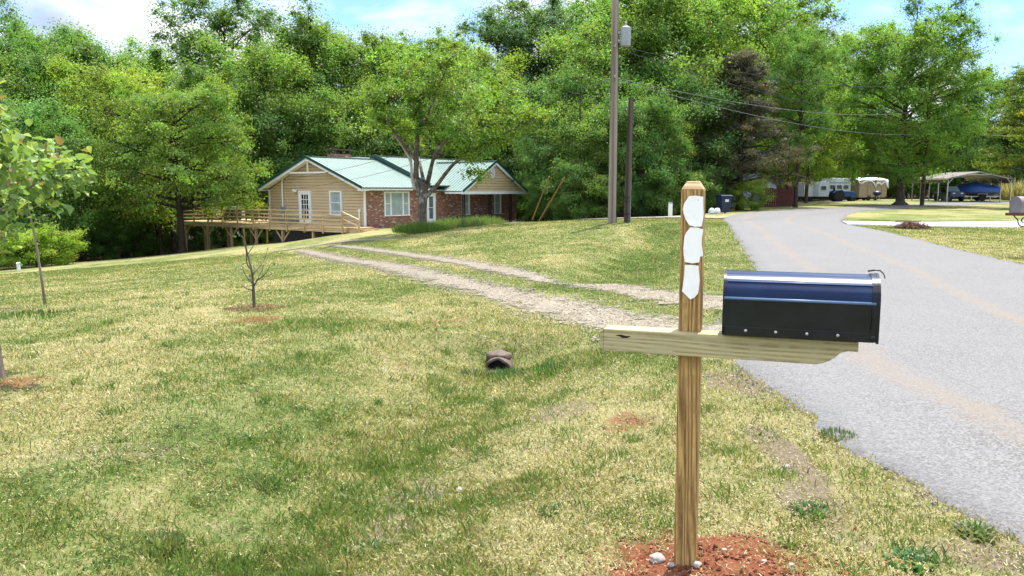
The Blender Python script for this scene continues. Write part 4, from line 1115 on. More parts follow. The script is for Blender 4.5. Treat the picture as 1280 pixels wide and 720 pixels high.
# white motor coach
g = ground_at(1030, 94); 
t = thing('white_camper', 'white camper with a row of small windows parked under the trees behind a blue tractor', 'camper', g, R(-4))
M_cw = simple('white_camper_body', (.66, .69, .72), .4, var=.08)
mb = MB(); mb.prism([(-2.75, -1.15, .55), (2.55, -1.15, .55), (2.75, -1.15, .8), (2.75, -1.15, 2.2), (2.45, -1.15, 2.72), (.1, -1.15, 2.78), (-.2, -1.15, 2.35), (-2.6, -1.15, 2.3), (-2.75, -1.15, 2.2)], (0, 2.3, 0)); mb.build('body', M_cw, t, bevel=.05)
for x0, x1, z0, z1 in ((.3,.95,1.45,1.95),(1.08,1.72,1.45,1.95),(1.85,2.45,1.45,1.95),(-.75,-.1,1.35,1.85),(-2.5,-2.15,1.5,2.1)):
    mb = MB(); mb.span(x0, x1, -1.19, -1.15, z0, z1); f = mb.build('window_frame', simple('camper_frame', (.4, .41, .42), .4), t)
    mb = MB(); mb.span(x0 + .05, x1 - .05, -1.205, -1.19, z0 + .05, z1 - .05); mb.build('pane', M_glass if x0 > 2.2 else simple('camper_glass', (.025, .04, .045), .1, spec=.7), f)
mb = MB(); mb.span(-1.65, -1.0, -1.18, -1.15, .6, 2.1); mb.build('door', simple('camper_door', (.40, .45, .47), .5), t)
mb = MB(); mb.span(.2, 2.6, -1.18, -1.15, 2.12, 2.32); mb.build('stripe', simple('camper_stripe', (.35, .38, .40), .5), t)
mb = MB(); mb.span(-2.6, 2.6, -1.0, 1.0, .3, .56); mb.build('chassis', M_dark, t)
for x in (-1.9, 1.5):
    for y in (-1.0, 1.0): put_wheel(t, (x, y, .36), .36, .24, 'y')
# blue tractor
g = ground_at(1050, 90)
t = thing('blue_tractor', 'small blue tractor with a large dark rear wheel in front of the white camper', 'tractor', g, R(0))
M_tb = simple('tractor_blue', (.012, .05, .20), .4)
for y in (-.65, .65): put_wheel(t, (-.35, y, .62), .64, .4, 'y', 'rear_wheel')
for y in (-.5, .5): put_wheel(t, (1.35, y, .30), .31, .2, 'y', 'front_wheel')
mb = MB(); mb.prism([(.25, -.3, .55), (1.75, -.3, .5), (1.78, -.3, 1.0), (1.5, -.3, 1.15), (.25, -.3, 1.22)], (0, .6, 0)); mb.build('hood', M_tb, t, bevel=.04)
mb = MB(); mb.span(-.7, 1.6, -.2, .2, .38, .62); mb.tube([(1.35, -.5, .3), (1.35, .5, .3)], .06, 6); mb.build('frame', M_dark, t)
for y in (-.65, .65): mb = MB(); mb.prism([(-1.0, y - .22, .98), (-.75, y - .22, 1.24), (-.1, y - .22, 1.32), (.3, y - .22, 1.0), (.2, y - .22, .98), (-.15, y - .22, 1.26), (-.7, y - .22, 1.18)], (0, .44, 0)); mb.build('fender', M_tb, t)
mb = MB(); mb.span(-.6, -.2, -.25, .25, 1.0, 1.1); mb.bar((-.62, 0, 1.1), (-.7, 0, 1.5), .5, .06); mb.build('seat', M_dark, t)
mb = MB(); mb.tube([(.3, 0, 1.2), (.05, 0, 1.5)], .025, 6); mb.lathe([(.16, 0), (.18, .02), (.16, .04)], 14, (.03, 0, 1.5)); mb.build('steering_wheel', M_dark, t)
# tan camper under a white tarp
g = ground_at(1083, 93)
t = thing('tan_trailer', 'tan box trailer with a white tarp thrown over its roof', 'trailer', g, R(14))
mb = MB(); mb.prism([(-1.85, -1.1, .35), (1.7, -1.1, .35), (1.95, -1.1, .6), (1.95, -1.1, 2.15), (1.75, -1.1, 2.4), (-1.6, -1.1, 2.4), (-1.85, -1.1, 2.2)], (0, 2.2, 0)); mb.build('body', simple('tan_panel', (.33, .24, .155), .7, var=.15), t, bevel=.04)
mb = MB(); 
for x in (-.7, .35, 1.2): mb.span(x - .015, x + .015, -1.115, -1.1, .4, 2.2)
mb.build('panel_seam', simple('seam_brown', (.11, .075, .05), .8), t)
mb = MB()
nx, ny = 16, 9; V = []; Fq = []
for i in range(nx + 1):
    for j in range(ny + 1):
        x = -2.05 + 4.2 * i / nx; y = -1.28 + 2.56 * j / ny
        e = max(0, abs(y) - 1.0) * 2.2; drop = .28 * max(0, math.sin(i * .9)) * (abs(y) > 1.0) + (.55 if i > 8 else .05) * (j == 0) * (.6 + .4 * math.sin(i * 1.7))
        V.append((x, max(-1.17, min(1.17, y)), 2.47 + .22 * math.cos(y * 1.3) * (1 if abs(x) < 1.9 else .5) + .05 * math.sin(x * 3 + y * 2) - e * .35 - drop))
for i in range(nx):
    for j in range(ny): Fq.append((i*(ny+1)+j, (i+1)*(ny+1)+j, (i+1)*(ny+1)+j+1, i*(ny+1)+j+1))
o = np_mesh('white_tarp', V, np.array(Fq), True); o = link('white_tarp', o, simple('tarp_white', (.80, .82, .84), .5), None)
s = o.modifiers.new('s', 'SOLIDIFY'); s.thickness = .02
o.location = g; o.rotation_euler = (0, 0, R(14)); tag(o, 'rumpled white tarp hanging over the roof of the tan trailer', 'tarp')
for x in (-.5, .5):
    for y in (-1.0, 1.0): put_wheel(t, (x, y, .32), .32, .2, 'y')
mb = MB(); mb.bar((1.9, -.5, .45), (2.9, 0, .45), .08, .1); mb.bar((1.9, .5, .45), (2.9, 0, .45), .08, .1); mb.build('tow_hitch', M_dark, t)
g = ground_at(1096.5, 90)
t = thing('charcoal_grill', 'small dark kettle grill with a bluish lid standing by the tan trailer', 'grill', g)
mb = MB(); mb.lathe([(.05, .55), (.3, .62), (.42, .8), (.42, .86)], 16); mb.build('bowl', M_dark, t)
mb = MB(); mb.lathe([(.43, .865), (.40, 1.0), (.25, 1.12), (.05, 1.16)], 16); mb.build('lid', simple('grill_blue', (.03, .06, .14), .35), t)
for k in range(3): a = k * 2.1; mb = MB(); mb.tube([(.2*math.cos(a), .2*math.sin(a), .6), (.4*math.cos(a), .4*math.sin(a), 0)], .025, 6); mb.build('leg', M_rim, t)

# carport with its two vehicles
g = ground_at(1204, 85)
t = thing('metal_carport', 'open metal carport with a rounded tan roof on slim posts', 'carport', g, R(6))
M_cp = simple('tan_metal', (.14, .118, .09), .5, .3, var=.1); M_leg = simple('galvanised', (.46, .46, .44), .45, .5)
half = [(-3.7, 2.0), (-3.7, 2.3), (-3.55, 2.45), (-3.3, 2.53), (0, 3.15)]
prof = half + [(-x, z) for x, z in half[-2::-1]]
mb = MB(); mb.prism([(x, -2.6, z) for x, z in prof] + [(x * .985, -2.6, z - .07) for x, z in prof[::-1]], (0, 6.2, 0)); mb.build('roof', M_cp, t)
for sx in (-1, 1):
    for k in range(5):
        y = -2.5 + k * 1.5; mb = MB(); mb.span(sx * 3.6 - .04, sx * 3.6 + .04, y - .04, y + .04, -.2, 2.4); mb.bar((sx * 3.6, y, 1.85), (sx * 3.0, y, 2.5), .05, .05); mb.build('post', M_leg, t)
    mb = MB(); mb.span(sx * 3.6 - .05, sx * 3.6 + .05, -2.6, 3.6, -.05, .04); mb.build('base_rail', M_leg, t)
for k in range(5):
    y = -2.5 + k * 1.5; mb = MB(); mb.bar((-3.5, y, 2.38), (0, y, 3.04), .05, .06); mb.bar((3.5, y, 2.38), (0, y, 3.04), .05, .06); mb.bar((-1.2, y, 2.8), (1.2, y, 2.8), .04, .05); mb.build('rafter', M_leg, t)
o_ = Matrix.Rotation(R(6), 3, 'Z')
t = thing('utility_vehicle', 'dark blue open utility vehicle with a windscreen parked in the left bay of the carport', 'utility vehicle', g + o_ @ Vector((-1.75, -.2, .0)), R(6))
M_uv = simple('navy_paint', (.02, .035, .08), .35)
mb = MB(); mb.prism([(-.8, -1.4, .45), (.8, -1.4, .45), (.85, -1.4, .9), (.55, -1.4, 1.05), (-.55, -1.4, 1.05), (-.85, -1.4, .9)], (0, 2.9, 0)); mb.build('body', M_uv, t, bevel=.05)
mb = MB(); mb.add([(-.7, -.75, 1.05), (.7, -.75, 1.05), (.62, -.35, 1.62), (-.62, -.35, 1.62), (-.7, -.71, 1.05), (.7, -.71, 1.05), (.62, -.31, 1.62), (-.62, -.31, 1.62)], [(0,1,2,3),(7,6,5,4),(0,4,5,1),(1,5,6,2),(2,6,7,3),(3,7,4,0)]); mb.build('windscreen', simple('pale_windscreen', (.20, .28, .33), .1, spec=.8), t)
mb = MB(); 
for sx in (-.66, .66): mb.tube([(sx, -.36, 1.6), (sx, .8, 1.72), (sx, 1.0, .9)], .035, 6)
mb.tube([(-.64, -.36, 1.62), (.64, -.36, 1.62)], .035, 6); mb.tube([(-.66, .8, 1.72), (.66, .8, 1.72)], .035, 6); mb.build('roll_cage', M_dark, t)
for sx in (-.45, .45): mb = MB(); mb.span(sx - .13, sx + .13, -1.43, -1.4, .78, .9); mb.build('headlight', simple('lens', (.5, .55, .58), .15), t)
for x in (-.75, .75):
    for y in (-.95, .95): put_wheel(t, (x, y, .34), .36, .26, 'x')
for sx in (-.38, .38): mb = MB(); mb.span(sx - .25, sx + .25, .1, .5, .9, 1.1); mb.bar((sx, .5, 1.05), (sx, .62, 1.5), .5, .1); mb.build('seat', M_dark, t)
t = thing('boat_trailer', 'low boat trailer carrying a blue tarped boat under the carport', 'boat trailer', g + o_ @ Vector((1.75, .2, .0)), R(6 + 68))
mb = MB(); mb.span(-.75, -.65, -2.0, 2.0, .45, .55); mb.span(.65, .75, -2.0, 2.0, .45, .55); mb.span(-.65, .65, -1.0, -.9, .45, .55); mb.span(-.65, .65, 1.0, 1.1, .45, .55); mb.bar((-.7, 2.0, .5), (0, 3.0, .5), .08, .09); mb.bar((.7, 2.0, .5), (0, 3.0, .5), .08, .09); mb.build('frame', M_leg, t)
for x in (-.9, .9):
    for y in (-.35,): put_wheel(t, (x, y, .36), .36, .22, 'x')
    mb = MB(); mb.prism([(x - .14, -.85, .65), (x - .14, -.75, .80), (x - .14, .05, .80), (x - .14, .15, .65), (x - .14, .1, .65), (x - .14, 0, .76), (x - .14, -.7, .76), (x - .14, -.8, .65)], (.28, 0, 0)); mb.build('fender', M_leg, t)
mb = MB(); mb.tube([(0, 2.7, .5), (0, 2.7, 0)], .04, 6); mb.build('jack_stand', M_leg, t)
# boat hull and its tarp
bt = thing('tarped_boat', 'boat wrapped in a bright blue tarp on the trailer in the carport', 'boat', g + o_ @ Vector((1.75, .2, .55)), R(6 + 68))
secs = [(-2.0, .85, .0, 1.1), (-1.6, .95, 0, 1.15), (-.8, 1.0, .0, 1.25), (0, 1.0, .0, 1.55), (.6, .95, .02, 1.5), (1.2, .8, .08, 1.25), (1.8, .5, .2, 1.12), (2.3, .12, .45, 1.0)]
V = []; Vh = []; n = 14
for (y, w, zb, ztp) in secs:
    for i in range(n + 1):
        a = math.pi * i / n; V.append((w * math.cos(a) * 1.06, y, .62 + (ztp - .62) * math.sin(a) ** .8 + .03 * math.sin(5 * a + y * 3) - (.22 + .06 * math.sin(y * 5) if i in (0, n) else 0)))
    for i in range(9):
        a = math.pi + math.pi * i / 8; Vh.append((w * math.cos(a), y, .62 + (.62 - zb) * math.sin(a)))
def loft(V, k): return np.array([(i*k+j, i*k+j+1, (i+1)*k+j+1, (i+1)*k+j) for i in range(len(secs) - 1) for j in range(k - 1)])
link('tarp', np_mesh('boat_tarp', V, loft(V, n + 1), True), simple('blue_tarp', (.025, .09, .34), .4, var=.15), bt)
link('hull', np_mesh('boat_hull', Vh, loft(Vh, 9), True), simple('hull_dark', (.10, .10, .11), .4), bt)
t = thing('storage_tote', 'small dark storage tote beside the left posts of the carport', 'tote', g + o_ @ Vector((-3.3, -1.8, 0)), R(6))
mb = MB(); mb.prism([(-.3, -.25, 0), (.3, -.25, 0), (.35, -.25, .5), (-.35, -.25, .5)], (0, .5, 0)); mb.build('tub', simple('tote_dark', (.03, .035, .04), .6), t)
mb = MB(); mb.span(-.38, .38, -.29, .29, .5, .56); mb.build('lid', simple('tote_dark', (.03, .035, .04), .6), t)

# culvert mouth in the ditch
cz = tz(CULV[0], CULV[1] - .3)
cul = thing('culvert_pipe', 'broken concrete culvert end under the driveway edge, its dark mouth in the grass', 'culvert', (CULV[0] - .02, CULV[1] - .33, cz - .005), R(-8))
M_conc = simple('weathered_concrete', (.115, .088, .066), .95, var=.35, vscale=14, bump=.8, bscale=60)
mb = MB(); n = 20
ro, ri = .135, .112
for y in (0, 1.2):
    for r_ in (ro, ri):
        for k in range(n): a = 2*math.pi*k/n; mb.v.append((r_*math.cos(a)*(1+.06*math.sin(3*a+1)), y + (.02*math.sin(5*a) if y == 0 else 0), r_*math.sin(a)*.95))
for k in range(n):
    k2 = (k+1) % n
    mb.f += [(k, k2, 2*n+k2, 2*n+k), (n+k2, n+k, 3*n+k, 3*n+k2), (k2, k, n+k, n+k2), (2*n+k, 2*n+k2, 3*n+k2, 3*n+k)]
mb.build('pipe_wall', M_conc, cul, smooth=True, angle=50)
mb = MB(); mb.lathe([(.108, .05), (.108, .08)], 18, (0, 0, 0), 'y'); mb.build('mouth_shade_disc', simple('painted_mouth_shade', (.008, .006, .005), 1), cul)  # black disc stands in for the shade inside the pipe
for i, (dx, dy, dz, r_, lab) in enumerate(((-.015, -.10, .035, .10, 'flat greyish rock lying on top of the culvert mouth'),)):
    lump('stone', lab, 'stone', Vector((CULV[0] + dx, CULV[1] + dy - .05, cz + .1 + dz - .02)), r_, M_conc, 11 + i, None, (1.35, 1.2, .5))
# stones in the clay at the foot of the post
M_stone = simple('pale_stone', (.30, .265, .235), .85, var=.25, vscale=30, bump=.4, bscale=80)
for i, (px, py, r_, lab) in enumerate(((822, 691, .028, 'largest pale stone in the red clay left of the mailbox post'), (840, 700, .014, 'small grey stone against the foot of the mailbox post'), (871, 706, .016, 'whitish stone just right of the mailbox post foot'), (905, 692, .010, 'small pale pebble on the clay mound'), (990, 704, .012, 'pebble at the right end of the clay mound'), (955, 702, .010, 'pebble in the middle of the clay mound'), (983, 585, .018, 'flat pale stone on the bare dirt strip by the road'), (150, 690, .028, 'flat pale stone lying in the grass at the lower left'), (110, 705, .018, 'small white stone in the grass at the bottom left'), (575, 575, .02, 'pale stone in the lawn left of the post'))):
    w = flat(px, py, .05 if px > 800 and py > 650 else 0); z = tz(w.x, w.y)
    lump('stone', lab, 'stone', Vector((w.x, w.y, z + r_ * .35)), r_, M_stone, 30 + i, None, (1.2, 1, .8))
# crumbs of clay and gravel: far too many to count
def scatter(name, label, cat, x, y, rmin, rmax, cols, seed):
    rg = np.random.default_rng(seed); n = len(x); z = terrain(x, y)
    r = rg.uniform(rmin, rmax, n) ** 1.0
    oct_ = np.array([(1,0,0),(0,1,0),(-1,0,0),(0,-1,0),(0,0,1),(0,0,-1)], float)
    J = oct_[None] * (1 + rg.uniform(-.35, .35, (n, 6, 1))) + rg.normal(0, .15, (n, 6, 3)); J[:, :, 2] *= .7
    V = J * r[:, None, None] + np.c_[x, y, z + r * .3][:, None, :]
    f = np.array([(0,1,4),(1,2,4),(2,3,4),(3,0,4),(1,0,5),(2,1,5),(3,2,5),(0,3,5)])
    Fc = (np.arange(n)[:, None, None] * 6 + f[None]).reshape(-1, 3)
    me = np_mesh(name, V, Fc); c = np.array(cols)[rg.integers(0, len(cols), n)] * rg.uniform(.75, 1.2, n)[:, None]
    add_attr(me, 'col', np.repeat(c, 6, axis=0))
    t = MATS.get('crumb')
    if t is None:
        q = NT('crumbs'); MATS['crumb'] = t = q.done(q.pbsdf(Base_Color=q.attr('col', 'Color'), Roughness=.95, Specular_IOR_Level=.15))
    tag(link(name, me, t), label, cat, kind='stuff')
rg = np.random.default_rng(5)
r_ = np.sqrt(rg.random(5200)) * 1.5; a_ = rg.uniform(0, 6.283, 5200); k = rg.random(5200) < np.exp(-(r_ / .75) ** 2) * (vnoise(r_ * np.cos(a_) * 4 + 9, r_ * np.sin(a_) * 4, 4) > .35)
scatter('clay_crumbs', 'loose crumbs of red clay dug up round the mailbox post', 'soil', (MOUND.x + r_ * np.cos(a_) * .62)[k], (MOUND.y + r_ * np.sin(a_) * .42)[k], .003, .011, [(.20, .072, .035), (.16, .052, .025), (.27, .11, .06), (.11, .036, .018)], 6)
X, Y = [], []
for (P, w) in TRACKS[:2]:
    n = 15000; i = rg.integers(2, 32, n); f = rg.random(n); q = P[i] * (1 - f)[:, None] + P[i + 1] * f[:, None]
    o = rg.normal(0, w * .42, (n, 2)); X.append(q[:, 0] + o[:, 0]); Y.append(q[:, 1] + o[:, 1])
X, Y = np.concatenate(X), np.concatenate(Y); k = ~in_poly(X, Y, ROADPOLY) & (vnoise(X * 2.2, Y * 2.2, 91) > .25) 
scatter('driveway_gravel', 'loose pale gravel spread along the driveway tracks', 'gravel', X[k], Y[k], .007, .022, [(.20, .17, .125), (.16, .13, .095), (.28, .25, .20), (.12, .095, .07), (.21, .16, .11)], 8)
n = 11000; i = rg.integers(400, len(roadL) - 1, n); i = i[np.hypot(*roadL[i].T) < 16]; q = roadL[i] + rg.normal(0, .10, (len(i), 2))
scatter('road_edge_grit', 'grit and broken asphalt crumbs along the road edge', 'grit', q[:, 0], q[:, 1], .004, .014, [(.13, .13, .13), (.19, .17, .15), (.07, .07, .07), (.25, .22, .18)], 9)
# ------------------------------------------------------------------ trees
def bark_mat(name, light, dark, lichen=None):
    t = NT(name); o = t.coord(); n = t.noise(1.0, t.mapping(o, (9, 9, 1.6)), 6, .7); n2 = t.noise(3.0, o, 5)
    c = t.ramp(n, [(.3, dark), (.7, light)])
    if lichen: c = t.mix(t.mapr(n2, .52, .66), c, lichen)
    return t.done(t.pbsdf(Base_Color=c, Roughness=.95, Specular_IOR_Level=.1, Normal=t.bump(n, .9, .05)))
M_bark = bark_mat('grey_brown_bark', (.17, .135, .10), (.05, .038, .03))
M_barkd = bark_mat('dark_bark', (.085, .066, .05), (.025, .02, .016))
M_barkl = bark_mat('lichen_bark', (.17, .14, .11), (.045, .036, .03), (.27, .265, .235))
M_dead = bark_mat('bleached_dead_wood', (.52, .47, .40), (.30, .26, .21))
M_sap = bark_mat('sapling_bark', (.30, .25, .20), (.14, .11, .09))
M_leaf = attr_leaf_mat('tree_leaf', .5, .42, obj_tint=True, spec=.32)

def leaf_quads(C, N, size, rg, aspect=.55, up=.6, fold=.18):
    """pointed leaf sprays: one folded diamond (two triangles) per leaf"""
    n = len(C)
    nv = rg.normal(0, .8, (n, 3)) ; nv[:, 2] += up; nv += N
    nv /= np.linalg.norm(nv, axis=1)[:, None]
    d = rg.normal(0, 1, (n, 3)); d -= (d * nv).sum(1)[:, None] * nv; d /= np.linalg.norm(d, axis=1)[:, None]
    s = np.cross(nv, d)
    L = size * rg.uniform(.65, 1.35, n)[:, None]; W = L * aspect * rg.uniform(.8, 1.2, n)[:, None]
    V = np.empty((n, 4, 3)); V[:, 0] = C - d * L * .5; V[:, 2] = C + d * L * .5
    V[:, 1] = C + s * W * .5 + nv * L * fold - d * L * .05; V[:, 3] = C - s * W * .5 + nv * L * fold - d * L * .05
    return V, np.arange(n * 4).reshape(n, 4)

def clumps(P, rad, per, flat, rg):
    P = np.asarray(P); k = len(P); rad = np.broadcast_to(rad, k)
    C = np.repeat(P, per, axis=0); r = np.repeat(rad, per)
    d = rg.normal(0, 1, C.shape); d /= np.linalg.norm(d, axis=1)[:, None]
    u = np.minimum(np.abs(rg.normal(0, .58, len(C))), 1.12)
    off = d * (r * u)[:, None] * 1.12; off[:, 2] *= flat
    return C + off, d, np.repeat(np.arange(k), per)

def crown_mesh(name, P, rad, per, size, rg, base, flat=.88, aspect=.6, up=.4, spread=.22, droop=0.0):
    C, N, ci = clumps(P, rad, per, flat, rg)
    if droop:
        rr = np.hypot(C[:, 0] - np.asarray(P)[ci, 0], C[:, 1] - np.asarray(P)[ci, 1]); C[:, 2] -= droop * rr ** 2
    A = np.asarray(P); ctr = np.array([0, 0, A[:, 2].min() * .5 + np.median(A[:, 2]) * .5]); K = A - ctr; K /= np.maximum(np.linalg.norm(K, axis=1), .3)[:, None]; K = K + rg.normal(0, .35, K.shape)
    V, Fc = leaf_quads(C, N * .6 + K[ci] * 1.25, size, rg, aspect, up)
    me = np_mesh(name, V, Fc)
    # leaf colour: species colour, each spray a little different, odd young and old leaves
    kc = np.clip(rg.normal(1, .16, len(P)), .6, 1.5)[ci]; kh = rg.normal(0, .08, len(P))[ci] + rg.normal(0, .05, len(C))
    b = np.array(base); col = b[None] * (kc * rg.uniform(.86, 1.16, len(C)))[:, None]
    col[:, 0] *= 1 + kh * 1.3; col[:, 2] *= 1 - kh * .6
    add_attr(me, 'col', np.repeat(np.clip(col, .004, .5), 4, axis=0))
    return me

def grow(seed, H, r0, base, Rm, nl, prof, el=(.1, .9), sub=2, clump=(1.05, 1.5), flare=1.25, lean=.3, trunk_to=.88):
    """trunk + limbs tubes, and the points where foliage hangs"""
    rg = np.random.default_rng(seed); mb = MB(); pts, rad = [], []
    K = 10; ang = rg.uniform(0, 6.28)
    tp = [Vector((lean * math.sin(2.2 * i / K + ang) * (i / K) * H * .06, lean * math.cos(1.7 * i / K + ang) * (i / K) * H * .06, H * trunk_to * i / K)) for i in range(K + 1)]
    tp0 = [Vector((0, 0, -.4))] + [tp[0] + Vector((0, 0, .12))] + [tp[0] + Vector((0, 0, .5))] + tp[1:]
    rr = [r0 * flare * 1.1, r0 * flare, r0 * 1.04] + [r0 * (1 - .9 * (i / K) ** 1.1) + .02 for i in range(1, K + 1)]
    mb.tube(tp0, rr, 10)
    def tat(t):
        f = min(t / trunk_to, .999) * K; i = int(f); return tp[i].lerp(tp[i + 1], f - i)
    for i in range(nl):
        t = base + (trunk_to - base) * ((i + rg.random()) / nl) ** .92; tt = (t - base) / (1 - base)
        az = i * 2.399 + rg.normal(0, .35); L = Rm * prof(tt) * rg.uniform(.72, 1.15); e = el[0] + (el[1] - el[0]) * tt + rg.normal(0, .12)
        a = tat(t); dirv = Vector((math.cos(az), math.sin(az), math.tan(e)))
        q = a + dirv * L * .5 + Vector((0, 0, L * .10)); z_ = a + dirv * L + Vector((rg.normal(0, .2), rg.normal(0, .2), -L * .02))
        P = []
        for k in range(6):
            s = k / 5; P.append(a * (1 - s) ** 2 + q * 2 * s * (1 - s) + z_ * s * s + Vector((rg.normal(0, .03), rg.normal(0, .03), rg.normal(0, .03))) * L * .4)
        rb = max(.03, r0 * .38 * (1 - .65 * tt)); mb.tube(P, [rb * (1 - .85 * k / 5) + .012 for k in range(6)], 6)
        cr = lambda: rg.uniform(*clump)
        for f in (.5, .72, .9, 1.02):
            k = min(int(f * 5), 4); p = P[k].lerp(P[k + 1], min(1.1, f * 5 - k)); pts.append(p + Vector(rg.normal(0, .12 * L + .15, 3)) * .6); rad.append(cr() * (.75 + .35 * min(1, L / 3)))
        for j in range(sub):
            f = rg.uniform(.35, .8); k = int(f * 5); p = P[k].lerp(P[k + 1], f * 5 - k)
            sd = (1 if j % 2 else -1) * rg.uniform(.5, 1.1); d2 = Vector((math.cos(az + sd), math.sin(az + sd), rg.normal(.15, .25)))
            ql = L * rg.uniform(.35, .6); e2 = p + d2 * ql; mb.tube([p, p.lerp(e2, .5) + Vector((0, 0, .06 * ql)), e2], [rb * .45 + .01, rb * .3 + .008, .01], 5)
            pts.append(p.lerp(e2, .6)); rad.append(cr() * .8); pts.append(e2); rad.append(cr() * .85)
    top = tat(.97)
    for _ in range(14):
        o = Vector(rg.normal(0, 1, 3)).normalized() * Rm * .26; o.z = abs(o.z) * .6 - .2; pts.append(top + o); rad.append(rg.uniform(*clump) * .9)
    return mb, pts, rad, rg

def hard(tt): return .66 + .46 * math.sin(math.pi * min(1, tt * 1.0) ** .8) - .35 * max(0, tt - .6)
def round_(tt): return .80 + .32 * math.sin(math.pi * tt) - .5 * max(0, tt - .55)
def cone(tt): return 1.08 - .98 * tt ** .9

PROTO = {}
def proto(key, name, seed, H, r0, base, Rm, nl, prof, per, size, col, bark, **kw):
    fl = {k: kw.pop(k) for k in ('flat', 'aspect', 'up', 'droop') if k in kw}
    mb, pts, rad, rg = grow(seed, H, r0, base, Rm, nl, prof, **kw)
    crown = crown_mesh(name + '_crown', pts, rad, per, size, rg, col, **fl)
    crown.materials.append(M_leaf)
    me = bpy.data.meshes.new(name + '_trunk'); me.from_pydata(mb.v, [], mb.f); me.polygons.foreach_set('use_smooth', [True] * len(me.polygons)); me.materials.append(bark)
    top = max(p.z for p in pts) + .6
    PROTO[key] = (name, me, crown, top)
G1 = (.158, .265, .058); G2 = (.140, .250, .060); G3 = (.180, .275, .054); G4 = (.125, .225, .068)
proto('h1', 'hardwood_tree', 101, 20, .30, .22, 4.8, 32, hard, 190, .22, G1, M_barkd, el=(.05, .75))
proto('h2', 'hardwood_tree', 102, 21, .32, .28, 4.5, 32, hard, 185, .21, G2, M_barkd, el=(.15, .8))
proto('h3', 'hardwood_tree', 103, 19, .28, .18, 5.0, 34, round_, 190, .23, G3, M_bark, el=(.0, .7))
proto('h4', 'hardwood_tree', 104, 22, .30, .33, 4.3, 30, hard, 155, .21, G4, M_barkd, el=(.2, .85), clump=(1.0, 1.4))
proto('b1', 'broadleaf_tree', 105, 15, .24, .05, 4.6, 38, round_, 190, .22, G2, M_bark, el=(-.05, .65))
proto('b2', 'broadleaf_tree', 106, 14, .22, .06, 4.2, 36, round_, 190, .21, G3, M_bark, el=(-.05, .65))
proto('u1', 'understory_shrub', 107, 4.2, .06, .03, 2.0, 18, round_, 100, .17, G2, M_barkd, el=(.1, .8), clump=(.55, .85), sub=2)
proto('u2', 'understory_shrub', 108, 3.4, .05, .03, 2.1, 16, round_, 100, .16, G3, M_barkd, el=(.05, .7), clump=(.55, .8), sub=2)
proto('layer', 'layered_tree', 109, 13.5, .34, .24, 7.4, 48, lambda t: 1.05 - .62 * t ** 1.3, 170, .19, (.175, .270, .058), M_barkd, el=(-.02, .35), flat=.45, clump=(1.0, 1.5), droop=.10, sub=3)
proto('cedar', 'brown_cedar', 110, 14.5, .30, .13, 4.9, 64, cone, 150, .20, (.095, .090, .052), M_barkd, el=(.02, .45), flat=.45, aspect=.22, clump=(.55, .9), sub=3, up=.2, droop=.12)
proto('oak', 'oak_tree', 111, 22, .52, .17, 7.2, 62, lambda t: .80 + .42 * math.sin(math.pi * t ** .75) - .2 * t, 190, .24, (.155, .270, .055), M_bark, el=(.0, .8), flare=1.9, clump=(1.25, 1.75), sub=3)
proto('spread', 'spreading_tree', 112, 15, .30, .2, 6.2, 38, lambda t: 1.0 - .45 * t, 150, .20, (.14, .20, .035), M_bark, el=(-.02, .6), flat=.35, clump=(.9, 1.35), droop=.06)

def plant(key, px, Y, top_y=None, tint=(1, 1, 1), label='', cat='tree', group=None, wide=1.0, rz=None, H=None, name=None):
    nm, tm, cm, top = PROTO[key]
    g = ground_at(px, Y)
    h = H if H else zpx(top_y, Y) - g.z
    s = h / top
    t = thing(name or nm, label, cat, g, random.uniform(0, 6.28) if rz is None else rz, group)
    t.scale = (s * wide, s * wide, s)
    a = link('trunk', tm, None, t); b = link('crown', cm, None, t); b.color = tuple(tint) + (1,)
    return t

def tint(v=1.0, warm=0.0):
    k = v * random.uniform(.9, 1.12); w = warm * .6 + random.uniform(-.05, .05)
    return (k * (1 + w), k, k * (1 - w))
# --- the woods: left of the house
LW = 'tall leafy hardwood in the woods left of the house'; LG = 'trees of the woods left of the house'
for key, px, Y, ty, v, w in (('h4',-95,58,20,1,.0),('h1',-30,60,35,.95,0),('h2',18,66,30,.9,0),('h4',62,78,2,1.05,.05),('h2',105,74,28,1.0,0),('h3',150,60,72,1.2,.25),('h1',205,84,34,1.05,0),('h2',178,70,100,.9,0),
                             ('b1',-60,48,130,.9,0),('b1',30,50,95,.95,0),('b1',95,58,130,.9,0),('h3',252,68,85,1.05,.05),('h1',120,92,50,1,0),('h1',-150,60,10,1,0),('h2',5,82,22,1,0)):
    plant(key, px, Y, ty, tint(v, w), LW, 'tree', LG)
BW = 'leafy hardwood in the woods behind the house'; BG = 'trees of the woods behind the house'
for key, px, Y, ty, v, w in (('h4',283,80,-34,.85,0),('h3',330,74,48,1.0,.05),('h1',392,80,5,1.0,.05),('h3',440,82,28,1.05,.1),('h2',480,84,48,.95,0),('h1',520,88,44,1.0,.05),('h2',560,84,52,.95,0),('h3',600,80,62,1.0,.1),
                             ('h4',620,92,-4,.8,-.05),('h4',668,92,-26,.85,-.05),('h4',702,88,2,.8,-.05),('b1',360,72,105,.95,-.05),('b2',420,74,100,1.0,.05),('b1',470,76,125,.8,0),('b2',555,76,100,.95,.05),
                             ('b1',610,74,105,.85,0),('b1',660,72,88,.9,0),('h1',355,92,30,1,0),('h2',545,100,50,1,0),('b1',520,78,140,.75,0),('h2',735,92,16,.85,0)):
    plant(key, px, Y, ty, tint(v, w), BW, 'tree', BG)
MW = 'dense green tree in the woods behind the utility poles'; MG_ = 'trees of the woods behind the utility poles'
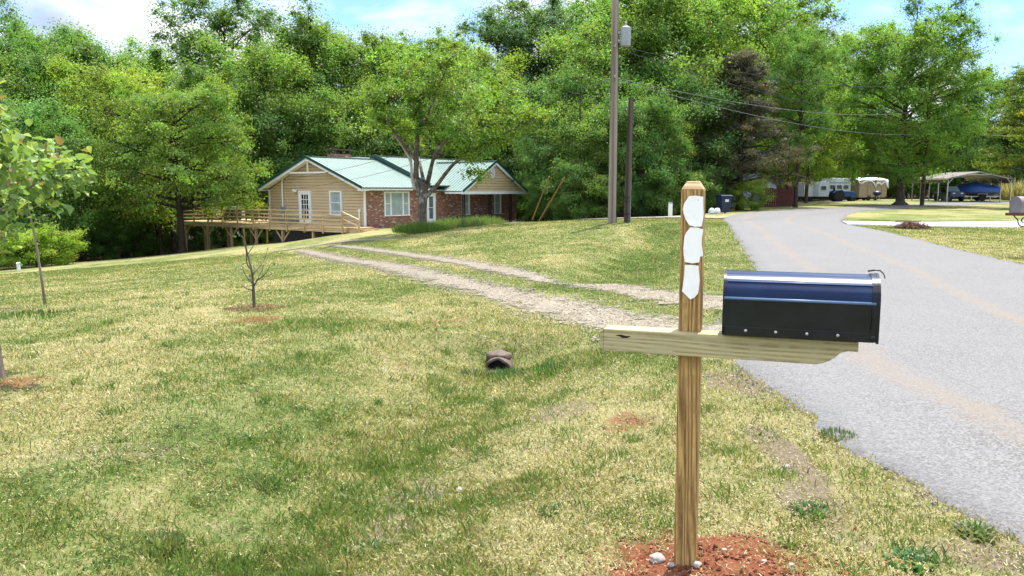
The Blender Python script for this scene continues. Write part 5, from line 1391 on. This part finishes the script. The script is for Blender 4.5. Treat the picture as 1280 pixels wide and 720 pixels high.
for key, px, Y, ty, v, w in (('b1',715,60,62,.9,0),('h3',752,64,20,.95,.0),('b2',742,55,118,.9,0),('h1',795,66,-40,1.0,.05),('b1',800,54,95,.95,0),('h3',845,66,-35,1.08,.1),('b1',858,60,75,.85,0),('h1',893,72,-55,1.0,.05),
                             ('h3',940,80,-30,1.1,.12),('b1',690,58,160,.8,0),('b2',826,55,150,.85,0),('b1',768,57,165,.75,0),('h2',770,80,-20,1,0)):
    plant(key, px, Y, ty, tint(v, w), MW, 'tree', MG_)
RW = 'leafy tree in the far woods behind the camper and carport'; RG_ = 'trees of the far woods on the right'
for key, px, Y, ty, v, w in (('h2',985,98,8,.85,-.05),('h4',1022,108,28,.85,-.08),('h1',1050,116,58,.9,0),('h2',1085,118,70,.95,0),('h1',1180,116,92,.8,-.05),('h2',1228,112,82,.8,-.05),('b1',1205,104,140,.7,-.08),
                             ('b1',1262,108,135,.75,0),('h1',1290,112,70,.85,0),('b1',1165,106,150,.75,-.05),('h3',1335,104,60,.95,0),('b1',1070,112,140,.85,0),('b2',1040,106,135,1.15,.15),('b2',1105,110,150,1.0,.1),('b1',1140,110,130,.8,0),('h1',1400,100,40,.9,0),
                             ('b1',1000,104,120,.9,0),('b1',955,92,140,.85,0),('h2',920,96,30,.9,0)):
    plant(key, px, Y, ty, tint(v, w), RW, 'tree', RG_)
# --- single trees one can point to
plant('layer', 224, 54, 92, (1.05, 1.02, .9), 'broad yellow-green tree with layered drooping boughs at the left end of the deck', rz=.4, wide=.86)
plant('cedar', 925, 60, 52, (1, 1, 1), 'brownish conical cedar leaning over the trash bin by the road', rz=1.0)
plant('oak', 1126, 72, -10, (1.1, 1.08, .9), 'big bright green oak with a flared trunk beside the curving road', rz=2.0)
plant('spread', 1305, 62, 60, (1.05, 1.0, .9), 'yellow-green spreading tree reaching in over the carport from the right', rz=.3)
plant('h3', 1008, 86, 100, (1.25, 1.08, .8), 'low bright leafy tree hanging over the white camper', rz=.9)
plant('h2', 995, 66, 30, (1.0, 1.0, .9), 'slim tree with a bare dark trunk right of the red fence', wide=.75, rz=.2)
plant('h4', 985, 72, 60, (1.0, 1.0, .9), 'slim tree with a paler brown trunk behind the red fence', wide=.6, rz=1.2)
plant('u2', 940, 58, 215, (1.35, 1.2, .9), 'light leafy sapling beside the trash bin under the cedar', rz=.5, name='leafy_sapling')
# --- understory along the edge of the woods
UL = 'leafy understory shrub at the shaded edge of the woods'; UG = 'understory shrubs along the woods'
k = 0
for px, Y, h in [(-60,43,4),(120,57,3.2),(160,60,3.5),(190,63,4),(255,64,4.2),(290,66,4),(320,69,4.5),(700,58,4.2),(722,53,4),(748,52,3.6),(790,53,3.4),(822,53,3.4),(850,55,3.6),(872,57,3.6),(675,64,4.5),(655,72,5),(345,74,5),(390,76,5),(640,78,5),
                 (100,64,4.5),(60,60,4.5),(140,70,5),(215,72,5),(270,78,5),(890,66,4),(915,80,4.5),(300,82,5.5),(180,78,6),(80,72,6),(20,62,5)]:
    plant('u1' if k % 3 else 'u2', px + random.uniform(-5, 5), Y, None, tint(.85 if px > 90 else 1.0, 0), UL, 'shrub', UG, H=h * random.uniform(.85, 1.15)); k += 1
for px, Y, h, lab in [(18,42.5,2.6,'light green bush at the far left edge of the lawn'),(58,44,2.5,'light green low bush at the lawn edge right of the white pipe')]:
    plant('u2', px, Y, None, (1.5, 1.35, .9), lab, 'bush', H=h, wide=1.35, name='leafy_bush')
for px, Y, ty in ((1470,92,30),(1560,88,60),(1660,84,10),(1780,82,50),(1920,78,20),(2080,74,60),(2260,70,10),(2480,64,40),(1620,100,0),(1850,96,0),(2150,90,20)):
    plant(('h1', 'b1', 'h3')[px % 3], px, Y, ty, tint(1, 0), 'tree standing beyond the lawns out to the right', 'tree', 'trees beyond the right side lawns')
for px, Y, ty in ((-240,56,30),(-380,52,50),(-540,48,20),(-720,44,60),(-930,40,30),(-310,66,0),(-620,60,0)):
    plant(('h2', 'b1', 'h3')[px % 3], px, Y, ty, tint(1, 0), LW, 'tree', LG)
BKL = 'dark foliage tree deep in the woods'; 
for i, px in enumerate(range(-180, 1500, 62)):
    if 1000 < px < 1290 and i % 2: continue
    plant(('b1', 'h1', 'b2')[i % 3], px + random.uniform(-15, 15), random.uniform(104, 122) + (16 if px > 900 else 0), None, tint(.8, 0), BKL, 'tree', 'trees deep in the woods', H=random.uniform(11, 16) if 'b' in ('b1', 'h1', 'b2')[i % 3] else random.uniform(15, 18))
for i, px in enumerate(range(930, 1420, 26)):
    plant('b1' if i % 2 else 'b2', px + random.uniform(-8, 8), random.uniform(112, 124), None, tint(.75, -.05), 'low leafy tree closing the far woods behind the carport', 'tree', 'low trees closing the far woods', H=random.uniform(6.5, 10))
# --- bare trunks standing in the shade at the wood's edge
def bare(px, Y, h, r, lab):
    g = ground_at(px, Y); t = thing('slender_tree', lab, 'tree', g, random.uniform(0, 6), 'slender bare stems in the shade')
    mb = MB(); mb.tube([(0, 0, -.3), (.05, .02, h * .4), (random.uniform(-.3, .3), .1, h)], [r, r * .85, r * .5], 8); mb.build('trunk', M_barkd, t, smooth=True, angle=60)
for px, Y, r in ((78,54,.11),(92,57,.08),(100,56,.12),(112,58,.07),(196,60,.10),(182,62,.09),(214,62,.20),(240,66,.09),(276,68,.10),(300,70,.12),(725,54,.09),(808,56,.10),(738,57,.08)):
    bare(px, Y, 8.5, r, 'slender dark trunk standing in the shade of the woods')

# --- yard tree in front of the house
yb = ground_at(527, 41)
yt = thing('yard_tree', 'old forked yard tree with lichen on its trunk in front of the brick house', 'tree', yb)
SC = 41 / 967
def yp(px, py, dy=0): return Vector(((px - 527) * SC, dy, (290 - py) * SC))
rg = np.random.default_rng(77)
mb = MB(); md = MB(); tips = []
def limb(mbx_, P, r0, r1, tip=True, n=8):
    # smooth the bends
    Q = resample3(P, 4 * len(P)); k = len(Q)
    mbx_.tube(Q, [r0 + (r1 - r0) * (i / (k - 1)) ** .8 for i in range(k)], n)
    if tip: tips.append(Q[int(k * .55):])
    return Q
def resample3(P, n):
    A = np.array([tuple(p) for p in P]); e = np.vstack([2*A[0]-A[1], A, 2*A[-1]-A[-2]]); Q = []
    for i in range(1, len(e) - 2):
        p0, p1, p2, p3 = e[i-1:i+3]
        for t in np.linspace(0, 1, 5, endpoint=False): Q.append(.5*((2*p1)+(-p0+p2)*t+(2*p0-5*p1+4*p2-p3)*t*t+(-p0+3*p1-3*p2+p3)*t**3))
    Q.append(A[-1]); return [Vector(q) for q in Q]
mb.tube([Vector((.0,0,-.4)), yp(527,289), yp(527,283), yp(527,268), yp(528,252), yp(529,240), yp(530,228)], [.44,.36,.27,.235,.24,.26,.18], 14)
L1 = limb(mb, [yp(525,246), yp(521,225,-.1), yp(522,195,-.2), yp(524,165,-.2), yp(527,130,0), yp(530,95,.2)], .19, .045)
L2 = limb(mb, [yp(530,243), yp(536,222,.2), yp(541,200,.4), yp(552,172,.6), yp(566,140,.7), yp(580,105,.9)], .15, .035)
L3 = limb(mb, [yp(532,246), yp(545,234,-.2), yp(560,215,-.3), yp(572,203,-.3), yp(600,186,-.5), yp(640,165,-.6), (yp(668,150,-.8))], .135, .03)
limb(mb, [yp(523,205), yp(505,180,-.6), yp(485,150,-1.0), yp(468,125,-1.2)], .11, .03)
limb(mb, [yp(524,170), yp(540,145,-1.2), yp(556,115,-1.9), yp(570,85,-2.2)], .10, .03)
limb(mb, [yp(541,200,.4), yp(575,165,1.3), yp(612,135,2.0), yp(640,115,2.3)], .10, .03)
limb(mb, [yp(526,150), yp(510,118,1.2), yp(496,92,1.9), yp(490,78,2.2)], .09, .03)
limb(mb, [yp(530,228), yp(515,190,2.0), yp(490,165,3.2), yp(470,150,3.8)], .10, .03)
limb(mb, [yp(533,230), yp(550,195,-2.0), yp(580,165,-3.0), yp(600,140,-3.6)], .09, .03)
limb(mb, [yp(527,130), yp(545,100,.6), yp(560,72,.8), yp(566,62,.8)], .06, .02)
limb(mb, [yp(572,203,-.3), yp(605,178,.8), yp(630,152,1.4), yp(655,138,1.6)], .07, .02)
limb(md, [yp(519,238,-.1), yp(516,222,-.2), yp(515,205,-.25), yp(508,190,-.3), yp(500,178,-.3), yp(492,170,-.35)], .10, .03, False)
limb(md, [yp(515,207,-.25), yp(516,196,-.2), yp(519,190,-.2)], .07, .03, False)
trunk = mb.build('trunk', M_barkl, yt, smooth=True); md.build('dead_limb', M_dead, yt, smooth=True)
P, rad = [], []; tw = MB()
for T in tips:
    for i, p in enumerate(T):
        f = i / max(1, len(T) - 1)
        for _ in range(3):
            o = Vector(rg.normal(0, .62, 3)) * (.55 + .75 * f); o.z = abs(o.z) * .7 - .15
            e = p + o; P.append(e); rad.append(rg.uniform(.42, .75)); 
            if rg.random() < .6: tw.tube([p, p.lerp(e, .5) + Vector((0, 0, .05)), e], [.022, .014, .006], 4)
# lay a few free boughs to fill the outline seen in the photograph
for px, py, dy in ((452,128,-1),(470,108,.5),(498,85,0),(520,72,.5),(545,62,0),(575,72,0),(600,95,.5),(625,120,0),(655,150,-.5),(672,148,0),(648,140,.6),(590,120,-1.2),(560,100,-1.6),(480,140,-1.4),(505,110,-1.6),(530,100,-2.2),(615,165,-1),(590,175,-.6),(560,160,-1.6),(610,140,1.5),(575,185,.5),(600,200,-.2),(625,185,.3),(460,150,.8),(590,215,.0)):
    for _ in range(3): P.append(yp(px, py, dy) + Vector(rg.normal(0, .38, 3))); rad.append(rg.uniform(.40, .7))
tw.build('twigs', M_barkl, yt)
cm = crown_mesh('yard_crown', P, rad, 125, .135, rg, (.18, .275, .050), flat=.6); cm.materials.append(M_leaf)
b = link('crown', cm, None, yt); b.color = (1, 1, 1, 1)

# --- weeds, saplings, small growth
M_weed = attr_leaf_mat('weed_leaf', .35, .5)
def weed_mesh(name, n, r, h, w, col, rg, broad=False):
    a = rg.uniform(0, 6.283, n); rr = r * np.sqrt(rg.random(n)); x, y = rr * np.cos(a), rr * np.sin(a)
    b = a + rg.normal(0, .8, n); hh = h * rg.uniform(.5, 1.1, n) * (1 - .5 * (rr / r) ** 2); ln = rg.uniform(.15, .75, n) * (1.3 if broad else 1)
    ww = w * rg.uniform(.7, 1.4, n); cx, cy = -np.sin(b), np.cos(b)
    V = np.empty((n, 6, 3))
    for i, (f, wf) in enumerate(((0, .4), (.5, 1.0))):
        for s_, j in ((-1, 0), (1, 1)):
            V[:, i * 2 + j] = np.c_[x + np.cos(b) * hh * ln * f + s_ * cx * ww * wf / 2, y + np.sin(b) * hh * ln * f + s_ * cy * ww * wf / 2, -.01 + hh * f * (1.05 if not broad else 1.2)]
    tip = np.c_[x + np.cos(b) * hh * ln, y + np.sin(b) * hh * ln, hh * (1 - .35 * ln ** 2) * (.75 if broad else 1)]
    V[:, 4] = tip; V[:, 5] = tip + .0008
    idx = np.arange(n)[:, None] * 6
    Fc = np.vstack([idx + np.array([[0, 1, 3, 2]]), idx + np.array([[2, 3, 5, 4]])])
    me = np_mesh(name, V, Fc); c = np.array(col)[None] * rg.uniform(.7, 1.3, n)[:, None] * np.c_[rg.uniform(.8, 1.3, n), np.ones(n), np.ones(n)]
    add_attr(me, 'col', np.repeat(c, 6, axis=0)); return me
def weed(px, py, n, r, h, w, col, label, Y=None, broad=False, name='weed', sq=1.0, cat='weed', group=None):
    p = ground_at(px, Y) if Y else flat(px, py); o = link(name, weed_mesh(name, n, r, h, w, col, rg, broad), M_weed)
    o.location = (p.x, p.y, tz(p.x, p.y)); o.scale = (1, sq, 1); return tag(o, label, cat, group)
gr = (.10, .18, .035); gg = (.17, .20, .10); bl = (.15, .19, .07)
weed(1047, 547, 300, .11, .065, .006, (.10, .15, .045), 'thick green weed tuft spilling over the asphalt edge')
weed(1218, 668, 160, .09, .06, .018, gg, 'pale grey-green leafy weed by the road edge at lower right', broad=True)
weed(1140, 706, 60, .10, .06, .022, (.06, .16, .05), 'broad leafed green weed in the verge at the bottom right', broad=True)
weed(1010, 640, 130, .10, .05, .012, (.08, .16, .05), 'low green weed patch beside the bare dirt strip', broad=True)
weed(465, 622, 70, .09, .07, .018, bl, 'bluish green leafy weed in the ditch grass at bottom centre', broad=True)
weed(195, 640, 260, .11, .07, .008, bl, 'feathery bluish weed in the lawn at the lower left')
weed(385, 660, 320, .10, .13, .005, (.10, .16, .03), 'taller grass tuft in the ditch at bottom left')
weed(820, 625, 110, .06, .06, .005, (.11, .19, .04), 'grass tuft just left of the mailbox post')
weed(985, 690, 60, .04, .05, .006, gr, 'weed sprig at the right side of the clay mound')
weed(640, 436, 320, .26, .10, .008, (.05, .125, .025), 'dark green weed clump above the culvert mouth')
weed(700, 445, 260, .25, .10, .009, (.055, .13, .025), 'dark green weeds to the right of the culvert mouth')
weed(590, 432, 120, .14, .08, .008, (.09, .12, .05), 'dull weed clump left of the culvert mouth')
weed(790, 548, 60, .06, .05, .008, gr, 'small weed in front of the dug red hole')
weed(690, 628, 60, .06, .05, .012, (.07, .15, .04), 'small leafy weed in the lawn left of the post foot', broad=True)
weed(40, 384, 320, .55, .10, .012, (.07, .14, .03), 'green grass ring round the thin sapling at left', sq=.6)
weed(527, 0, 1700, 1.55, .75, .03, (.12, .20, .045), 'tall grass growing round the foot of the yard tree', Y=40.3, sq=.55, name='tall_grass', cat='tall grass')
weed(575, 0, 1500, 1.6, .75, .03, (.15, .22, .07), 'band of tall pale green grass right of the yard tree', Y=42.5, sq=.5, name='tall_grass', cat='tall grass')
weed(605, 0, 900, 1.2, .7, .03, (.15, .22, .07), 'right end of the tall grass band before the porch', Y=45, sq=.6, name='tall_grass', cat='tall grass')
weed(1268, 0, 500, 1.3, 3.6, .07, (.30, .27, .13), 'tuft of tall pale plume grass far right behind the grey mailbox', Y=98, name='plume_grass', cat='ornamental grass')
# brush pile across the road
bp = ground_at(1142, 29.5); o = MB()
t = thing('brush_pile', 'heap of dry brown brush lying on the grass across the road', 'brush pile', bp)
for i in range(150):
    a = rg.uniform(0, 6.28); r_ = rg.random() ** .6 * .42; h = rg.uniform(.02, .30) * (1 - (r_ / .5) ** 2)
    c = Vector((r_ * math.cos(a) * 1.25, r_ * math.sin(a) * .8, max(.02, h))); d = Vector((rg.normal(0, .22), rg.normal(0, .18), rg.normal(0, .05)))
    o.tube([c - d, c + d * .3 + Vector((0, 0, .03)), c + d], [.014, .011, .005], 4)
o.build('twigs', simple('dry_brush', (.17, .10, .07), .9, var=.4, vscale=8), t)
C, N, ci = clumps([(rg.normal(0, .26), rg.normal(0, .16), .10) for _ in range(14)], .2, 50, .6, rg)
V, Fc = leaf_quads(C, N, .09, rg); me = np_mesh('dry_leaves', V, Fc); add_attr(me, 'col', np.repeat(np.array((.20, .11, .075))[None] * rg.uniform(.6, 1.4, len(C))[:, None], 4, axis=0)); link('dry_leaves', me, M_weed, t)

# thin sapling, twiggy shrub, maple sapling
def big_leaf(C, D, Nn, L, W):
    """lobed leaf: 8 points folded on the midrib"""
    D = D / np.linalg.norm(D, axis=1)[:, None]; Nn = Nn - (Nn * D).sum(1)[:, None] * D; Nn /= np.linalg.norm(Nn, axis=1)[:, None]; S = np.cross(Nn, D)
    n = len(C); out = np.empty((n, 8, 3)); L = L[:, None]; W = W[:, None]
    for k, (a, s, h) in enumerate(((0, 0, 0), (.18, .42, .10), (.45, .5, .13), (.72, .28, .05), (1.0, 0, -.16), (.72, -.28, .05), (.45, -.5, .13), (.18, -.42, .10))):
        out[:, k] = C + D * L * a + S * W * s + Nn * L * h
    mid = (out[:, 0] + out[:, 4]) / 2
    return out
def leaves_obj(name, tips, per, L, col, parent, rg, spread=.10, hang=-.25, tipcol=None):
    C, D = [], []
    for p, d in tips:
        for _ in range(per):
            v = Vector(rg.normal(0, 1, 3)); v = (v.normalized() + Vector(d) * .6); v.z += hang
            C.append(Vector(p) + v * .02 + Vector(rg.normal(0, spread, 3))); D.append(v)
    C = np.array(C); D = np.array(D); n = len(C); Nn = rg.normal(0, .5, (n, 3)); Nn[:, 2] += 1
    l = L * rg.uniform(.6, 1.25, n); V = big_leaf(C, D, Nn, l, l * rg.uniform(.55, .8, n))
    i = np.arange(n)[:, None] * 8
    Fc = np.vstack([i + np.array([[0, 1, 2, 7]]), i + np.array([[7, 2, 6, 6]])[:, [0, 1, 2, 2]]]) if False else np.vstack([i + np.array([[0, 1, 2, 4]]), i + np.array([[0, 4, 6, 7]])[:, :4], ])
    Fq = np.vstack([i + np.array([[0, 1, 2, 3]]), i + np.array([[0, 5, 6, 7]])])
    Ft = np.vstack([i + np.array([[0, 3, 4]]), i + np.array([[0, 4, 5]])])
    me = bpy.data.meshes.new(name); me.from_pydata(V.reshape(-1, 3).tolist(), [], Fq.tolist() + Ft.tolist()); me.polygons.foreach_set('use_smooth', [True] * len(me.polygons))
    c = np.array(col)[None] * rg.uniform(.75, 1.3, n)[:, None]; 
    y = rg.random(n) < .25; c[y] *= np.array((1.5, 1.25, .9)); r = rg.random(n) < .05; c[r] = np.array((.26, .17, .08))
    add_attr(me, 'col', np.repeat(c, 8, axis=0)); return link(name, me, M_weed, parent)
sb = ground_at(46, 11.0)
t = thing('thin_sapling', 'thin staked-looking sapling with a bare straight stem on the left lawn', 'sapling', sb)
S2 = 11.0 / 967
mb = MB(); mb.tube([(0, 0, -.1), (-.03, 0, .4), (-.07, 0, .9), (-.13, 0, 1.35), (-.17, 0, 1.9)], [.020, .017, .015, .012, .006], 8)
tp = []
for i in range(12):
    z = 1.15 + i * .065; a = i * 2.4; e = (-.13 + .30 * math.cos(a), .30 * math.sin(a), z + .16); mb.tube([(-.12, 0, z), ((-.12 + e[0]) / 2, e[1] / 2, z + .10), e], [.007, .005, .003], 5); tp += [(e, (math.cos(a), math.sin(a), 0)), (((-.12 + e[0]) / 2, e[1] / 2, z + .1), (0, 0, .2))]
mb.build('trunk', M_sap, t, smooth=True); leaves_obj('crown', tp, 9, .085, (.075, .14, .03), t, rg, .05)
sb = ground_at(318.5, 9.35)
sb = flat(318.5, 392, -.15); sb.z = tz(sb.x, sb.y)
t = thing('twiggy_sapling', 'small nearly leafless sapling in a ring of brown mulch on the lawn', 'sapling', sb)
S3 = sb.y / 967
def q(px, py, dy=0): return Vector(((px - 318.5) * S3, dy, (392 - py) * S3))
mb = MB()
for P_, r0, r1 in (([q(318.5,396), q(318,378), q(318,362), q(316,345,.03), q(311,325,.05), q(307,305,.08), q(304,288,.1)], .024, .004), ([q(318,366), q(324,357,-.03), q(331,352,-.05), q(338,345,-.05), q(342,337,-.06)], .013, .003),
                   ([q(318,362), q(310,355,.06), q(305,350,.1), q(302,340,.1)], .011, .003), ([q(316,345,.03), q(313,335,-.05), q(314,318,-.1), q(310,300,-.12)], .009, .003), ([q(311,325,.05), q(318,312,.12), q(320,305,.15)], .007, .002),
                   ([q(318,370), q(312,366,-.1), q(308,360,-.16)], .009, .003), ([q(324,357,-.03), q(328,345,.05), q(330,338,.08)], .007, .002), ([q(307,305,.08), q(303,300,0), q(301,294,-.02)], .006, .002), ([q(318,350), q(326,335,.2), q(329,322,.28)], .009, .003), ([q(331,352,-.05),q(337,352,0),q(343,348,.03)], .006,.002)):
    mb.tube(resample3(P_, 0), [r0 + (r1 - r0) * i / (5 * (len(P_) - 1)) for i in range(5 * (len(P_) - 1) + 1)], 7)
mb.build('trunk', bark_mat('dark_twig_bark', (.16, .13, .11), (.07, .055, .045)), t, smooth=True)
leaves_obj('crown', [(q(300,342,.1),(-1,0,0)), (q(296,340,.05),(-1,0,.3)), (q(340,340,-.05),(1,0,0)), (q(329,325,.2),(0,0,1)), (q(306,306,.05),(0,0,1)), (q(322,352),(0,-1,0)), (q(312,362),(0,0,0))], 4, .045, (.10, .16, .06), t, rg, .05)
# mulch ring
a_ = rg.uniform(0, 6.283, 900); r_ = .40 * np.sqrt(rg.random(900)); scatter('mulch', 'ring of brown mulch chips round the twiggy sapling', 'mulch', sb.x + r_ * np.cos(a_), sb.y + r_ * np.sin(a_), .006, .016, [(.16, .085, .05), (.24, .13, .08), (.10, .055, .035)], 15)
# maple sapling at the left edge: the stem stands just inside the frame
mbs = flat(0, 473, 0); mbs.z = tz(mbs.x, mbs.y)
t = thing('maple_sapling', 'young broad-leaved tree at the left edge with its leafy branch reaching into view', 'sapling', mbs)
S4 = mbs.y / 967
def mq(px, py, dy=0): return Vector(((px - 0) * S4, dy, (473 - py) * S4))
mb = MB()
mb.tube(resample3([mq(1,480), mq(-1,440), mq(-5,390), mq(-10,340), mq(-16,280), mq(-20,220), mq(-22,160), mq(-20,100)], 0), [.037 - .03 * i / 35 for i in range(36)], 10)
BR = [([mq(-11,330), mq(-2,318,-.1), mq(8,305,-.15), mq(30,285,-.2), mq(48,268,-.2)], .012), ([mq(-6,373), mq(5,362,-.1), mq(14,356,-.12), mq(25,347,-.15)], .010), ([mq(-15,290), mq(5,270,.0), mq(30,245,.05), mq(55,225,.1), mq(80,210,.1), mq(104,206,.12)], .014), ([mq(-18,250), mq(0,235,-.1), mq(25,212,-.2), mq(50,198,-.2), mq(78,190,-.25)], .012),
      ([mq(-20,220), mq(-5,200,.1), mq(8,180,.15), mq(14,158,.15), mq(4,150,.1)], .010), ([mq(-20,210), mq(-40,190), mq(-60,175)], .012), ([mq(-21,180), mq(-30,150,.2), mq(-34,120,.3)], .009), ([mq(-16,270), mq(-40,250,.2), mq(-70,235,.3)], .012), ([mq(-18,240), mq(-8,222,.4), mq(8,205,.6), mq(20,195,.7)], .010), ([mq(-20,215), mq(5,195,-.3), mq(25,178,-.35), mq(20,170,-.35)], .008)]
tp = []
for i, (P_, r0) in enumerate(BR):
    Q = resample3(P_, 0); mb.tube(Q, [r0 * (1 - .8 * k / (len(Q) - 1)) for k in range(len(Q))], 7)
    if i == 1: continue
    d = (Q[-1] - Q[-4]).normalized()
    for k in range(int(len(Q) * (.72 if i == 0 else .42)), len(Q)): tp.append((Q[k] + Vector(rg.normal(0, .03, 3)), d))
    tp += [(Q[-1], d)] * 2
mb.build('trunk', M_sap, t, smooth=True); leaves_obj('crown', tp, 10, .088, (.20, .30, .10), t, rg, .075, -.35)
# ------------------------------------------------------------------ sky, sun, camera
SUN_AZ, SUN_EL = 30.0, 72.0
world = bpy.data.worlds.new('World'); scene.world = world; world.use_nodes = True
nt = world.node_tree; nt.nodes.clear()
def wn(t, **k):
    n = nt.nodes.new('ShaderNode' + t)
    for a, v in k.items(): setattr(n, a, v)
    return n
L = nt.links.new
sky = wn('TexSky', sky_type='NISHITA', sun_disc=False, sun_elevation=R(SUN_EL), sun_rotation=R(SUN_AZ), altitude=200, air_density=1.0, dust_density=.3, ozone_density=3.5)
tc = wn('TexCoord'); mp = wn('Mapping'); L(tc.outputs['Generated'], mp.inputs[0])
mp.inputs['Scale'].default_value = (1.0, 1.0, 2.3); mp.inputs['Location'].default_value = (.35, .1, .2)
n1 = wn('TexNoise'); n1.inputs['Scale'].default_value = 3.2; n1.inputs['Detail'].default_value = 8; n1.inputs['Roughness'].default_value = .55; n1.inputs['Distortion'].default_value = .3
L(mp.outputs[0], n1.inputs['Vector'])
rp = wn('ValToRGB'); e = rp.color_ramp.elements; e[0].position = .42; e[0].color = (0, 0, 0, 1); e[1].position = .57; e[1].color = (1, 1, 1, 1); L(n1.outputs['Fac'], rp.inputs[0])
n2 = wn('TexNoise'); n2.inputs['Scale'].default_value = 6; n2.inputs['Detail'].default_value = 6; L(mp.outputs[0], n2.inputs['Vector'])
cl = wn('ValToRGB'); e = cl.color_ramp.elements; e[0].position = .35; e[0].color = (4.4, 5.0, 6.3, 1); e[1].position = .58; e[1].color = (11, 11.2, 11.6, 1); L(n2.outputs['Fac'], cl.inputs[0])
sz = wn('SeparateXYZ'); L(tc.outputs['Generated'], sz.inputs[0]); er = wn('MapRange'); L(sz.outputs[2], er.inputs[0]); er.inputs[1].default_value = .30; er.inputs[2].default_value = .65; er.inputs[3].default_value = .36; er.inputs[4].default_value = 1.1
cb = wn('VectorMath', operation='SCALE'); L(cl.outputs[0], cb.inputs[0]); L(er.outputs[0], cb.inputs['Scale'])  # clouds scaled brighter overhead, above the view, to keep the fill light
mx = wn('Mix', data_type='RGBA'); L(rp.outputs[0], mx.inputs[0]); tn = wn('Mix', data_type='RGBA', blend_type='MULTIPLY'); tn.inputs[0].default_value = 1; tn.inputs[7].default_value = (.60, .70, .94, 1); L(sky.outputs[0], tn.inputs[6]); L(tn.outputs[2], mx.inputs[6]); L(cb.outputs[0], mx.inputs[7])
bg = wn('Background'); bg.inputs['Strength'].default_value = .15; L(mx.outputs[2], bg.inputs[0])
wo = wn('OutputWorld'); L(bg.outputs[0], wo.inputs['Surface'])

sl = bpy.data.lights.new('sun', 'SUN'); sl.energy = 4.1; sl.angle = R(.53); sl.color = (1.0, .955, .88)
so = bpy.data.objects.new('sun', sl); COL.objects.link(so)
sd = Vector((math.sin(R(SUN_AZ)) * math.cos(R(SUN_EL)), math.cos(R(SUN_AZ)) * math.cos(R(SUN_EL)), math.sin(R(SUN_EL))))
so.rotation_euler = sd.to_track_quat('Z', 'Y').to_euler(); so.location = sd * 60

cam = bpy.data.cameras.new('camera'); cam.sensor_width = 36; cam.lens = 36 * F; cam.clip_start = .05; cam.clip_end = 2000
co = bpy.data.objects.new('camera', cam); COL.objects.link(co)
co.location = (0, 0, CAMZ); co.rotation_euler = (R(90) - PITCH, 0, 0)
scene.camera = co
scene.view_settings.view_transform = 'Standard'; scene.view_settings.look = 'None'
scene.view_settings.exposure = 1.22; scene.view_settings.gamma = 1.0; scene.view_settings.use_curve_mapping = False
scene.cycles.max_bounces = 8; scene.cycles.diffuse_bounces = 5; scene.cycles.transmission_bounces = 6; scene.cycles.transparent_max_bounces = 8
scene.cycles.sample_clamp_indirect = 6.0
